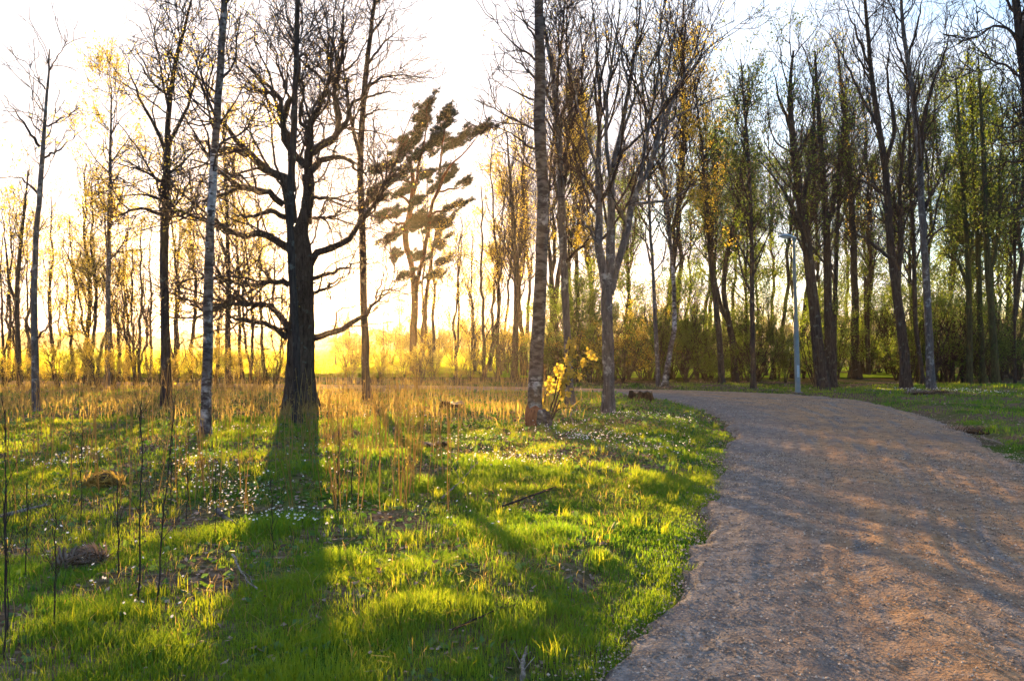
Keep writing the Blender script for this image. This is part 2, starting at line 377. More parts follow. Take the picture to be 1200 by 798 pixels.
for (ya, yb, n, w, hh) in ((3.4, 6, 190000, .004, .075), (6, 10, 190000, .006, .082), (10, 17, 150000, .010, .09), (17, 32, 110000, .018, .105)):
    # uniform over the ground the photograph sees between ya and yb
    y = np.sqrt(ya ** 2 + (yb ** 2 - ya ** 2) * rng.rand(n)); x = (rng.uniform(-690, 690, n)) / F * y
    sd = edge_dist(x, y); eh = -.30 + .34 * vn(x, y, .6, 77) + .16 * vn(x, y, .13, 78)
    right = x > 4.0 + 0 * x; eh = np.where(right & (y < 20), eh + .35, eh)
    k = (sd > eh - .25 * rng.rand(n) ** 4) & green_ok(x, y, rng, .60); x, y, sd = x[k], y[k], sd[k]; n = len(x)
    cl = fbm(x, y, .45, 51); h = hh * (.35 + 1.2 * cl ** 1.3) * rng.uniform(.5, 1.35, n) * np.where(sd < .5, .7, 1) * (.75 + .5 * (fbm(x, y, 2.4, 57) > .55))
    tone = np.clip(.45 * rng.rand(n) + .75 * (fbm(x, y, 1.7, 61) - .25), 0, 1)
    add_blades(x, y, h, w * rng.uniform(.6, 1.4, n), rng, tone)
# coarse bright tufts
n = 300; y = np.sqrt(3.6 ** 2 + (16 ** 2 - 3.6 ** 2) * rng.rand(n)); x = rng.uniform(-620, 260, n) / F * y
k = edge_dist(x, y) > .2; x, y = x[k], y[k]
for cx, cy in zip(x, y):
    m = rng.randint(14, 34); a = rng.rand(m) * 6.28; rr_ = rng.rand(m) * .07
    add_blades(cx + np.cos(a) * rr_, cy + np.sin(a) * rr_, rng.uniform(.08, .18, m), np.full(m, .006), rng, rng.uniform(.5, 1, m))
tag(obj('grass', mesh('grass', np.vstack(GV), [np.vstack(GQ), np.vstack(GT)], M['grass'], np.concatenate(GR))), kind='stuff', label='fresh green spring grass beside the gravel road', cat='grass')

# leaf litter
def flat_leaves(n, seed, region, size, z=.012, tilt=.5, thr=None):
    r = RS(seed); x0, x1, ya, yb = region
    y = np.sqrt(ya ** 2 + (yb ** 2 - ya ** 2) * r.rand(n)); x = r.uniform(x0, x1, n) / F * y
    k = edge_dist(x, y) > .05
    if thr: k &= (fbm(x, y, 1.1, 41, 4) * .75 + vn(x, y, .22, 43) * .35) < thr + .12 * r.randn(n)
    x, y = x[k], y[k]; n = len(x); p = np.stack([x, y, tz(x, y) + z + .02 * r.rand(n)], -1)
    d = unit(np.stack([r.randn(n), r.randn(n), r.randn(n) * tilt * .5], -1)); s = unit(np.cross(d, np.stack([r.randn(n) * tilt, r.randn(n) * tilt, np.ones(n)], -1)))
    L = (size * r.uniform(.5, 1.4, n) * (1 + .04 * y))[:, None]; nn = np.cross(d, s)
    v = np.stack([p, p + d * L * .5 + s * L * .35 + nn * L * .1, p + d * L, p + d * L * .5 - s * L * .35 + nn * L * .1], 1).reshape(-1, 3)
    return v, np.arange(4 * n).reshape(-1, 4), np.repeat(r.rand(n), 4)
v, q, r = flat_leaves(60000, 21, (-680, 330, 3.5, 30), .034, thr=.54)
v2, q2, r2 = flat_leaves(9000, 22, (-680, 680, 3.5, 34), .034)
tag(obj('leaf_litter', mesh('leaf_litter', np.vstack([v, v2]), [np.vstack([q, q2 + len(v)])], M['litter'], np.r_[r, r2])), kind='stuff', label='dry brown and grey fallen leaves between the grass', cat='leaves')

v, q, r = flat_leaves(30000, 25, (-680, 250, 3.5, 26), .05, tilt=.9, thr=.62)
tag(obj('ground_herbs', mesh('ground_herbs', v, [q], M['herb'], r)), kind='stuff', label='small green herb leaves between the grass blades', cat='herbs')
# dry grass and weed stems (brushy strip in the middle distance and the tall weeds before the oak)
rng = RS(77); SV, SQ, ST, SR = [], [], [], []; so = 0
def dryblades(x, y, h, w, lean=.5):
    global so
    V, Q, T = blades(x, y, h, w, rng, lean); SV.append(V); SQ.append(Q + so); ST.append(T + so); so += len(V); SR.append(np.repeat(rng.rand(len(x)), 5))
n = 22000; y = rng.uniform(15.5, 34, n); x = rng.uniform(-680, 110, n) / F * y
k = (edge_dist(x, y) > .3) & (rng.rand(n) < fbm(x, y, 1.5, 91) * 1.3 * np.clip((y - 15) / 4, .15, 1) * np.clip((-x + 3) / 3, .2, 1)); x, y = x[k], y[k]; n = len(x)
dryblades(x, y, rng.uniform(.10, .42, n) * (.5 + fbm(x, y, 2, 93)), rng.uniform(.008, .02, n), .7)
n = 13000; y = np.sqrt(3.8 ** 2 + (16 ** 2 - 3.8 ** 2) * rng.rand(n)); x = rng.uniform(-680, 200, n) / F * y
k = (edge_dist(x, y) > .3) & (fbm(x, y, 1.2, 95) > .45); x, y = x[k], y[k]; n = len(x)
dryblades(x, y, rng.uniform(.05, .15, n), rng.uniform(.003, .006, n), 1.3)
tag(obj('dry_grass', mesh('dry_grass', np.vstack(SV), [np.vstack(SQ), np.vstack(ST)], M['dry'], np.concatenate(SR))), kind='stuff', label='straw coloured dry grass around the tree bases', cat='dry grass')

def stems(pts, hts, rng, r=.004, K=5):
    n = len(pts); D = unit(np.stack([rng.randn(n) * .08, rng.randn(n) * .08, np.ones(n)], -1)); Q = np.zeros((n, K, 3)); Q[:, 0] = pts
    for k in range(1, K): D = unit(D + rng.randn(n, 3) * .05); Q[:, k] = Q[:, k - 1] + D * (hts / (K - 1))[:, None]
    return Q, r * np.linspace(1, .45, K)[None, :] * rng.uniform(.7, 1.4, (n, 1))
rng = RS(78)
def scatter(n, x0, x1, y0, y1, thr, seed):
    y = rng.uniform(y0, y1, n); x = rng.uniform(x0, x1, n) / F * y
    k = (edge_dist(x, y) > .4) & (fbm(x, y, 1.4, seed) > thr); x, y = x[k], y[k]; return np.stack([x, y, tz(x, y)], -1)
p1 = scatter(900, -680, 60, 15, 33, .48, 101); p2 = scatter(150, -215, -60, 7.5, 15, .42, 103); p3 = scatter(260, -680, -200, 7, 15, .45, 105)
pp = np.vstack([p1, p2, p3]); P, R = stems(pp, rng.uniform(.45, 1.25, len(pp)), rng, .0038)
R = R * (1 + .04 * P[:, :1, 1])
P2, R2 = grow(P, R, rng, 1.8, (.08, .25), (20, 50), .4, 1, 3, .1, .1, .7, .002)
lv = leaves(P2, rng, 2600, .022, .01)
V, Q = joinq([tubes(P, R, 3), tubes(P2, R2, 3)])
tag(obj('weed_stems', mesh('weed_stems', np.vstack([V, lv[0]]), [np.vstack([Q[0], lv[1] + len(V)])], M['dry'], np.r_[rng.rand(len(V)), lv[2]])), kind='stuff', label='thin brown weed stems standing in the rough grass', cat='weeds')

# white anemones
rng = RS(5); FP = []
for (px, py, sx, sy, n) in ((690, 519, 45, 6, 170), (655, 508, 40, 4, 60), (600, 552, 70, 9, 150), (760, 532, 60, 14, 110), (720, 497, 60, 6, 90), (800, 500, 30, 8, 50), (470, 495, 60, 10, 70),
                            (235, 565, 45, 22, 130), (285, 590, 50, 20, 110), (340, 622, 50, 6, 60), (70, 556, 40, 5, 60), (110, 545, 25, 5, 40), (560, 525, 50, 9, 70), (270, 515, 60, 4, 60),
                            (1110, 464, 50, 1.6, 110), (1060, 463, 30, 1.2, 60), (1165, 467, 30, 2, 50), (150, 700, 70, 50, 24), (60, 640, 50, 40, 20), (500, 610, 90, 30, 30), (390, 545, 40, 30, 40), (620, 462, 90, 2.5, 60)):
    x_, y_ = px + rng.randn(n) * sx * .6, np.maximum(py + rng.randn(n) * sy * .6, HZ + 50)
    Y = CAMH * F / (y_ - HZ); FP.append(np.stack([(x_ - CX) / F * Y, Y], -1))
FP = np.vstack(FP); FP = FP[edge_dist(FP[:, 0], FP[:, 1]) > .25]; n = len(FP)
ctr = np.stack([FP[:, 0], FP[:, 1], tz(FP[:, 0], FP[:, 1]) + rng.uniform(.07, .15, n)], -1)
nr = unit(rng.randn(n, 3) * .5 + np.array([0, -.35, 1])); a_ = unit(np.cross(nr, rng.randn(n, 3))); b_ = np.cross(nr, a_)
th = np.arange(12) * math.pi / 6; rad = np.where(np.arange(12) % 2 == 0, 1, .55)[None, :, None] * (rng.uniform(.008, .013, n) * (1 + .02 * FP[:, 1]))[:, None, None]
ring = ctr[:, None] + rad * (np.cos(th)[None, :, None] * a_[:, None] + np.sin(th)[None, :, None] * b_[:, None] + .35 * nr[:, None])
V = np.concatenate([ctr[:, None], ring], 1).reshape(-1, 3); k = 13 * np.arange(n)[:, None, None]
T = (k + np.array([[0, 1 + i, 1 + (i + 1) % 12] for i in range(12)])[None]).reshape(-1, 3)
tag(obj('white_flowers', mesh('white_flowers', V, [T], M['petal'], np.repeat(rng.rand(n), 13))), kind='stuff', label='small white spring anemones dotted through the grass', cat='flowers')

# ------------------------------------------------------------------ the field on the far left
xs = axis(-420, 30, -60, -8, 1.5); ys = axis(38, 330, 40, 90, 1.5); xs = xs[(xs > -430) & (xs < 30)]; ys = ys[(ys > 38) & (ys < 300)]
FX, FY = np.meshgrid(xs, ys); keep = None
FZ = tz(FX, FY) * 0 + .10 + .25 * (fbm(FX, FY, 40, 3) - .5) * np.clip((FY - 45) / 40, 0, 1)
I = np.arange(FX.size).reshape(FX.shape); q = np.stack([I[:-1, :-1], I[:-1, 1:], I[1:, 1:], I[1:, :-1]], -1).reshape(-1, 4)
def field_mat():
    m, nt, N = mat('young_crop_field'); tc = N('TexCoord').outputs['Object']
    n = N('TexNoise', i_Vector=tc, i_Scale=.12, i_Detail=5.).outputs[0]; n2 = N('TexNoise', i_Vector=tc, i_Scale=3., i_Detail=4.).outputs[0]
    col = mixc(N, .5, ramp(N, n, [(.35, (.08, .16, .012)), (.65, (.16, .24, .02))]), ramp(N, n2, [(.3, (.06, .11, .01)), (.7, (.16, .24, .02))]))
    bp = N('Bump', i_Strength=1., i_Distance=.25, i_Height=n2).outputs[0]
    b = N('BsdfDiffuse', i_Color=col, i_Normal=bp); out(N, nt, b.outputs[0]); return m
tag(obj('field', mesh('field', np.stack([FX, FY, FZ], -1).reshape(-1, 3), [q], field_mat(), smooth=True)), kind='structure')
rng = RS(9); n = 110000; y = 39 + 240 * rng.rand(n) ** 2.0; x = rng.uniform(-720, -20, n) / F * y
V, Q, T = blades(x, y, rng.uniform(.15, .32, n), (.02 + .0016 * y) * rng.uniform(.6, 1.3, n), rng, .3, z=.10 + .25 * (fbm(x, y, 40, 3) - .5) * np.clip((y - 45) / 40, 0, 1))
tag(obj('field_crop', mesh('field_crop', V, [Q, T], M['crop'], np.repeat(np.clip(fbm(x, y, 25, 8) * .8 + .3 * rng.rand(n), 0, 1), 5))), kind='stuff', label='bright young crop blades covering the field', cat='crop')

# ------------------------------------------------------------------ trees
def traced(pts, Y, K=14, depth=0., rng=None, wob=0., tip=0., wscale=1.):
    """photo column, photo row, half width in px -> world polyline at distance Y (leaning in depth) with real radii"""
    P = np.array([p if len(p) == 3 else (*p, 2) for p in pts], float) * [1, 1, wscale]
    P = catmull(P, K); t = np.linspace(0, 1, K)
    if wob and rng is not None: P[1:-1, :2] += rng.randn(K - 2, 2) * wob
    YY = Y + depth * t ** 1.3
    X = (P[:, 0] - CX) / F * YY; Z = CAMH - (P[:, 1] - HZ) / F * YY
    return np.stack([X, YY, Z], -1), np.maximum(P[:, 2] / F * Y * (1 - tip * t ** 2.2), .008)
def flare(P, R, amt=.5, h=.5):
    z = P[:, 2] - P[0, 2]; return R * (1 + amt * np.exp(-np.maximum(z, 0) / h * 2.2))
def extend_up(pts): return pts

def build_tree(name, label, cat, pts, Y, limbs=(), rng=None, bark='dark', trunkK=34, limb_auto=(0, 3., .35, (40, 70)), l2=(2.2, (.7, 1.8), .15), l3=(3.6, (.3, .9)), l4=(3., (.2, .5)), up=.06, wig=.16,
               leaf=None, group=None, limbpart=False, fl=(.5, .5), rough=.05, droop=0., leafsize=.05, topangle=None, ret=False, twigmat='twig', maxn=9000, D=(1.5, 1.6, 1.9), ws=.9, wobl=.7):
    rng = rng or RS(abs(hash(name)) % 1000)
    tp = np.array(pts, float)
    P0, R0 = traced(pts, Y, trunkK, 0, rng, .25, 0, ws); zb = tz1(P0[0, 0], P0[0, 1]); P0[0, 2] = zb - .12
    R0 = flare(P0, R0, *fl); base = np.array([P0[0, 0], P0[0, 1], zb])
    P0 = P0 - base
    root = thing(name, base, label, cat, group)
    obj('trunk', mesh('trunk', *joinq([tubes(P0[None], R0[None], 16, rough, rng)]), M[bark], smooth=True), root)
    LP, LR = [], []
    for l in limbs:
        ext = abs(l[-1][0] - l[0][0]) / F * Y
        dp = rng.choice([-1, 1]) * rng.uniform(.3, .9) * (ext + .6) if abs(l[0][0] - l[-1][0]) > 12 or True else 0
        p, r = traced(l, Y, 14, dp, rng, wobl, .8, ws); LP.append(p - base); LR.append(r)
    if limbpart:
        for p, r in zip(LP, LR): obj('limb', mesh('limb', *joinq([tubes(p[None], r[None], 9, .07, rng)]), M[bark], smooth=True), root)
    LP = np.array(LP).reshape(-1, 14, 3); LR = np.array(LR).reshape(-1, 14)
    n, L, t0, ang = limb_auto
    A, AR = grow(P0[None], R0[None], rng, np.array([n]), (L * .5, L), ang, t0, .98, 14, wig * .8, up, .5, .01)
    P1, R1 = np.vstack([LP, A]), np.vstack([LR, AR])
    P2, R2 = grow(P1, R1, rng, l2[0] * D[0], l2[1], (25, 60), .12, 1, 8, wig, up, .6, .010, l2[2], maxn=maxn)
    P3, R3 = grow(P2, R2, rng, l3[0] * D[1], (l3[1][0] * 1.15, l3[1][1] * 1.3), (25, 60), .15, 1, 5, wig * 1.1, up * .7 - droop, .6, .0075, maxn=maxn)
    P4, R4 = grow(P3, R3, rng, l4[0] * D[2], (l4[1][0] * 1.2, l4[1][1] * 1.5), (20, 55), .2, 1, 4, wig, up * .5 - droop, .7, .0062, maxn=maxn)
    parts = [tubes(P1 if not limbpart else A, R1 if not limbpart else AR, 6), tubes(P2, R2, 4), tubes(P3, R3, 3), tubes(P4, R4, 3)]
    obj('crown', mesh('crown', *joinq([p for p in parts if len(p[0])]), M[twigmat] if bark in ('birch', 'oldbirch', 'pine', 'grey') else M[bark], smooth=False), root)
    if leaf and leaf[1]:
        v, q_, r_ = leaves(np.concatenate([P4, P3[:, :4]]), rng, leaf[1], leafsize, .06)
        obj('foliage', mesh('foliage', v, [q_], M[leaf[0]], r_), root)
    return (root, P4) if ret else root

OAK = [[(340, 292, 6), (323, 283, 5), (302, 273, 4.6), (277, 275, 4.2), (246, 260, 3.4), (221, 252, 2.8), (198, 240, 2), (165, 225, 1.2)],
       [(339, 334, 4.5), (319, 331, 4), (302, 334, 3.4), (274, 331, 2.4), (245, 318, 1.5)],
       [(320, 331, 2.4), (309, 320, 2), (303, 305, 1.8), (310, 290, 1.4), (330, 282, 1)],
       [(340, 392, 5.5), (330, 369, 5), (312, 359, 4.2), (288, 355, 3.8), (263, 359, 3.4), (242, 369, 3), (221, 373, 2.4), (198, 374, 1.8), (180, 355, 1)],
       [(288, 355, 2.2), (270, 350, 1.8), (240, 362, 1.6), (215, 350, 1.1), (195, 335, .8)],
       [(337, 396, 5), (316, 383, 4), (291, 376, 3.2), (267, 371, 2.4), (240, 378, 1.4)],
       [(365, 397, 5), (389, 390, 4.4), (410, 378, 3.8), (424, 371, 3.2), (442, 350, 2.6), (453, 339, 2.2), (477, 345, 1.2)],
       [(442, 350, 1.4), (447, 330, 1), (458, 310, .7)],
       [(363, 310, 6), (379, 292, 5), (407, 281, 4.4), (424, 259, 4), (443, 233, 3.5), (464, 189, 2.6), (478, 165, 1.6)],
       [(367, 326, 3.2), (393, 318, 2.6), (417, 310, 1.5), (440, 300, .8)], [(368, 344, 2.4), (386, 334, 1.8), (410, 320, 1)],
       [(342, 262, 8), (337, 220, 8), (330, 205, 7), (315, 200, 6.4), (300, 187, 6), (285, 176, 5), (268, 152, 4), (251, 128, 3.2), (234, 100, 2.4), (215, 70, 1.4)],
       [(290, 182, 4), (270, 175, 3.4), (255, 178, 2.8), (235, 165, 2.2), (210, 150, 1.2)],
       [(332, 240, 5), (315, 227, 4.4), (290, 223, 3.8), (270, 212, 3.4), (257, 200, 2.8), (235, 190, 2), (205, 186, 1.2)],
       [(335, 255, 4.4), (315, 247, 3.6), (291, 254, 2.6), (265, 250, 1.6)],
       [(343, 225, 6), (342, 190, 5.2), (335, 162, 4.6), (330, 135, 4), (326, 112, 3.4), (310, 98, 2.8), (298, 88, 2.4), (281, 68, 1.8), (268, 40, 1)],
       [(330, 140, 3), (338, 120, 2.4), (333, 95, 2), (322, 65, 1.5), (312, 30, 1)],
       [(359, 262, 9), (361, 232, 8), (360, 200, 7), (364, 182, 6), (362, 155, 5), (372, 128, 4.2), (382, 101, 3.6), (388, 68, 3), (378, 40, 2.2), (369, 8, 1.5), (366, -30, 1)],
       [(364, 180, 6), (376, 171, 5.4), (388, 165, 5), (396, 152, 4.2), (393, 120, 3.6), (396, 81, 3), (403, 51, 2.4), (401, 14, 1.6), (405, -25, 1)],
       [(388, 165, 4), (403, 145, 3.4), (418, 120, 2.8), (433, 98, 2), (445, 70, 1.2)],
       [(357, 195, 4.4), (345, 180, 3.8), (333, 150, 3.2), (339, 122, 2.8), (349, 95, 2.4), (352, 68, 1.8), (362, 30, 1)],
       [(365, 200, 5), (372, 192, 4.6), (386, 186, 4), (406, 189, 3.4), (423, 203, 2.6), (450, 196, 1.4)],
       [(367, 232, 3), (389, 233, 2.4), (420, 237, 1.4)], [(368, 255, 2.6), (385, 254, 2), (410, 248, 1.2)],
       [(362, 152, 3), (350, 140, 2.4), (355, 110, 2), (345, 70, 1.5), (335, 20, .9)], [(326, 112, 2.4), (310, 110, 2), (285, 105, 1.5), (260, 98, .9)]]
build_tree('oak_tree', 'broad old oak with crooked spreading limbs, in front of the setting sun', 'tree',
           [(352, 482, 19), (352, 440, 18), (353, 400, 18), (354, 360, 17), (355, 310, 15), (352, 280, 13), (354, 262, 9), (361, 235, 7.5), (360, 205, 6)], 20.0, OAK, RS(3), 'oak', limb_auto=(4, 2.5, .5, (50, 80)),
           l2=(2.3, (.5, 2.2), .2), l3=(3.4, (.3, 1.)), l4=(2.2, (.15, .4)), wig=.26, up=.05, limbpart=True, wobl=1.5, ws=.84, maxn=16000, fl=(.55, .8), rough=.07, leaf=('yleaf', 900), leafsize=.05)

build_tree('leaning_tree', 'slim grey leaning tree, the foremost at the far left of the photo', 'tree',
           [(43, 491, 5), (41, 430, 4.3), (40, 340, 3.6), (43, 270, 3.2), (48, 210, 3), (52, 150, 2.1), (56, 100, 1.5), (58, 58, .8)], 17.9,
           [[(47, 172, 2), (24, 139, 1.3), (5, 112, .8)], [(50, 186, 1.6), (70, 175, 1.2), (88, 160, .8)], [(51, 150, 1.4), (70, 140, 1), (92, 132, .7)], [(57, 85, 1), (68, 65, .8), (80, 48, .5)],
            [(53, 105, 1), (42, 90, .7), (30, 72, .5)], [(45, 228, 1.6), (22, 208, 1), (-5, 210, .6)], [(41, 400, 1.6), (28, 375, 1), (8, 372, .6)], [(44, 395, 1.4), (60, 380, 1), (78, 372, .6)]], RS(4), 'grey', limb_auto=(14, 1.5, .45, (40, 70)), l2=(1.6, (.3, .9), .12), l3=(2.4, (.2, .5)), l4=(1.4, (.1, .3)), fl=(.4, .3))
build_tree('forked_tree', 'tall bare tree with many wiry side branches, left of the white birch before the oak', 'tree',
           [(195, 482, 6.8), (194, 400, 5.7), (192, 300, 5.2), (194, 230, 4.8), (196, 180, 4.2), (197, 140, 3.4), (203, 88, 2.6), (216, 34, 1.8), (227, -10, 1.2)], 20.0,
           [[(196, 175, 2.6), (205, 155, 2.4), (220, 125, 2), (233, 81, 1.5), (250, 40, .8)], [(194, 178, 2.6), (185, 155, 2.2), (162, 112, 1.6), (142, 57, .9)], [(198, 135, 2), (190, 90, 1.5), (180, 40, 1.1), (165, -10, .7)],
            [(193, 255, 2.6), (170, 245, 2), (140, 252, 1.5), (108, 270, .8)], [(193, 215, 2.2), (165, 200, 1.6), (125, 190, .8)], [(195, 240, 2), (215, 255, 1.5), (245, 262, .9)], [(196, 205, 2), (215, 190, 1.6), (240, 160, .8)],
            [(193, 235, 1.8), (165, 228, 1.3), (130, 232, .8)]], RS(5), 'dark', limb_auto=(26, 2.6, .42, (45, 80)), l2=(1.9, (.4, 1.2), .14), l3=(3., (.2, .7)), l4=(2.2, (.12, .35)), wig=.26, leaf=('yleaf', 700), leafsize=.045)
build_tree('birch_tree', 'slender white barked birch in front, left of the broad oak', 'tree',
           [(240, 520, 8), (242, 470, 6.6), (243, 420, 6.2), (245, 300, 5.6), (250, 200, 5.1), (256, 120, 4.6), (260, 50, 4.1), (264, -20, 3.6), (267, -90, 2.8), (270, -180, 1)], 13.4,
           [[(250, 190, 1.6), (230, 160, 1.2), (205, 120, .8), (180, 100, .5)], [(253, 150, 1.6), (275, 120, 1.1), (292, 90, .7)], [(247, 260, 1.4), (228, 250, 1), (205, 262, .5)]], RS(6), 'birch', limb_auto=(20, 1.9, .42, (35, 65)), l2=(2, (.3, .9), .12), l3=(3, (.15, .5)), l4=(2.4, (.1, .3)), leaf=('yleaf', 2600), leafsize=.035, droop=.05, fl=(.6, .3))
build_tree('slim_tree', 'slim straight grey tree standing just in front of the oak trunk', 'tree',
           [(348, 499, 6.6), (348, 450, 5.4), (347, 400, 5.1), (341, 300, 5), (340, 230, 4.6), (345, 150, 4.2), (346, 100, 3.8), (349, 0, 3.2), (351, -90, 2.4), (352, -190, 1)], 16.2,
           [[(341, 250, 1.5), (350, 215, 1.1), (352, 190, .7)]], RS(7), 'dark', ws=.85, limb_auto=(16, 1.8, .6, (30, 60)), l2=(1.6, (.3, .9), .1), l3=(2.6, (.15, .5)), l4=(1.5, (.1, .3)), fl=(.5, .35))
build_tree('bare_tree', 'tall thin bare tree right of the oak, brown at its foot', 'tree',
           [(431, 476, 6.4), (429, 440, 5.3), (428, 400, 5), (425, 300, 4.6), (424, 250, 4.4), (422, 190, 4), (427, 110, 3.4), (433, 50, 2.8), (440, 0, 2.2), (446, -60, 1.3), (450, -120, .6)], 21.3,
           [[(422, 185, 3), (412, 140, 2.4), (405, 100, 1.9), (400, 50, 1.4), (404, -5, .8)], [(427, 103, 2), (445, 92, 1.6), (470, 88, 1.2), (500, 92, .6)], [(428, 116, 1.8), (450, 108, 1.4), (475, 112, .7)], [(430, 75, 1.8), (450, 50, 1.3), (475, 30, .7)],
            [(424, 140, 1.8), (440, 130, 1.3), (458, 128, .7)], [(433, 45, 1.6), (448, 20, 1.1), (470, -10, .6)], [(423, 160, 1.6), (405, 150, 1.1), (385, 145, .6)], [(408, 110, 1.4), (385, 90, 1), (370, 70, .6)]], RS(8), 'dark', limb_auto=(14, 2.2, .6, (35, 65)), l2=(2., (.4, 1.2), .14), l3=(3.2, (.2, .7)), l4=(2.4, (.12, .35)), fl=(.45, .3))
big = build_tree('birch_tree', 'tall stout birch with white patches and a broken rusty foot, nearest the road', 'tree',
           [(628, 506, 10.4), (627, 480, 9.4), (628, 440, 9), (630, 400, 8.7), (634, 300, 8), (636, 220, 7.3), (633, 160, 7.7), (633, 100, 6.8), (632, 40, 6), (631, -20, 5.3), (630, -120, 4), (628, -220, 1.5)], 15.3,
           [[(631, 72, 1.6), (600, 50, 1.1), (576, 18, .6)], [(630, 120, 1.6), (600, 106, 1.1), (573, 92, .6)], [(630, 155, 1.7), (595, 135, 1.2), (556, 117, .6)], [(630, 178, 1.6), (600, 158, 1.1), (570, 140, .6)], [(630, 50, 1.5), (612, 20, 1.1), (600, -10, .7)],
            [(631, 95, 1.5), (605, 72, 1), (584, 55, .6)], [(636, 110, 1.6), (655, 80, 1.2), (668, 40, .7)], [(637, 240, 1.4), (650, 215, 1), (668, 200, .6)], [(633, 205, 1.4), (610, 190, 1), (580, 175, .5)]], RS(9), 'oldbirch', limb_auto=(12, 1.7, .55, (35, 60)), l2=(2.2, (.3, .9), .12), l3=(3, (.15, .5)), l4=(1.8, (.1, .3)), fl=(.25, .3), rough=.04)
# its torn foot: rusty bare wood and a bulge of white curling bark
def blobby(name, m, c, s, seed, parent=None, amp=.25, seg=28, fq=3., low=-.6):
    r = RS(seed); th = np.linspace(0, 2 * math.pi, seg, endpoint=False); ph = np.linspace(-1.45, 1.57, 16)
    TH, PH = np.meshgrid(th, ph); d = np.stack([np.cos(TH) * np.cos(PH), np.sin(TH) * np.cos(PH), np.sin(PH)], -1); k = 1 + 0 * TH
    for _ in range(9): w = r.randn(3) * fq; k = k + amp * .35 * np.sin(d @ w + r.rand() * 6)
    V = d * k[..., None] * np.array(s); V[..., 2] = np.maximum(V[..., 2], low * s[2]); V = V + np.array(c)
    I = np.arange(TH.size).reshape(TH.shape); J = np.roll(I, -1, 1)
    q = np.stack([I[:-1], J[:-1], J[1:], I[1:]], -1).reshape(-1, 4)
    return obj(name, mesh(name, V.reshape(-1, 3), [q], M[m], RS(seed).rand(V.size // 3), smooth=True), parent)
# (children live in the tree's own frame: origin at its base)
blobby('broken_bark', 'rust', (-.035, -.03, .12), (.185, .16, .40), 5, big, .12)
blobby('peeling_bark', 'birch', (.13, -.07, .10), (.15, .12, .24), 6, big, .3)
build_tree('bare_tree', 'grey bare tree behind the yellow leaved sapling, right of the stout birch', 'tree',
           [(668, 480, 6.4), (667, 440, 5.3), (665, 400, 5), (660, 300, 4.8), (658, 240, 4.5), (654, 150, 4), (647, 81, 3), (637, 30, 2.2), (628, -30, 1.3)], 20.5,
           [[(654, 140, 2.8), (652, 100, 2.4), (659, 40, 1.9), (663, -10, 1.3), (668, -60, .8)], [(658, 220, 2), (675, 180, 1.6), (690, 140, 1)], [(655, 170, 2), (640, 140, 1.5), (620, 110, .8)], [(661, 310, 2.4), (680, 290, 2), (700, 268, 1)], [(657, 200, 1.8), (672, 140, 1.4), (685, 90, .8)]], RS(10), 'grey', limb_auto=(18, 2.4, .45, (30, 60)), l2=(2, (.4, 1.2), .14), l3=(3, (.2, .7)), l4=(2., (.12, .35)), leaf=('yleaf', 500), leafsize=.045)
FAN = [[(711, 345, 7), (703, 300, 6.5), (701, 267, 6), (701, 203, 5), (703, 135, 4), (701, 85, 3.2), (695, 10, 2.2), (690, -50, 1.2)],
       [(714, 345, 7.5), (715, 267, 6.5), (717, 203, 5.5), (728, 159, 4.6), (737, 101, 3.8), (749, 34, 2.8), (752, -20, 1.8), (756, -70, 1)],
       [(717, 215, 3.6), (710, 152, 3), (716, 80, 2.4), (727, 5, 1.6), (732, -50, .9)],
       [(716, 340, 7), (727, 300, 6.4), (735, 267, 6), (745, 225, 5.4), (766, 186, 4.6), (779, 145, 3.6), (810, 128, 2.6), (850, 112, 1.6), (880, 95, .8)],
       [(776, 155, 3), (790, 110, 2.4), (815, 75, 1.9), (845, 45, 1.3), (880, 20, .8)], [(766, 186, 3.2), (776, 120, 2.6), (785, 70, 2), (796, 5, 1.4), (805, -50, .8)],
       [(742, 240, 3), (759, 237, 2.4), (789, 233, 2), (816, 216, 1.5), (843, 206, .8)], [(748, 222, 3.2), (760, 150, 2.6), (770, 90, 2), (775, 20, 1.3), (785, -40, .8)],
       [(701, 200, 2.6), (685, 150, 2), (672, 90, 1.5), (665, 30, .9)], [(729, 158, 2.6), (745, 110, 2), (770, 60, 1.5), (790, 10, 1)], [(737, 100, 2), (725, 50, 1.5), (715, 0, 1)],
       [(783, 133, 2), (800, 90, 1.5), (825, 40, 1.1), (845, -10, .7)], [(703, 290, 2.4), (685, 262, 1.8), (668, 250, 1)], [(735, 265, 2.2), (720, 235, 1.8), (690, 210, 1)]]
build_tree('fan_tree', 'grey lichen spotted tree splitting into a wide fan of steep stems, at the bend', 'tree',
           [(713, 489, 10.4), (713, 450, 9), (713, 420, 8.8), (712, 380, 8.6), (711, 345, 8.4), (713, 325, 7.5)], 18.6, FAN, RS(12), 'grey', D=(1.15, 1.2, 1.5), ws=.76, limb_auto=(0, 1, .5, (30, 50)), l2=(2.0, (.5, 1.7), .16), l3=(3.2, (.25, .8)), l4=(2.4, (.15, .4)), up=.1, wig=.12, limbpart=True, leaf=('yleaf', 1100), leafsize=.045, fl=(.35, .4))
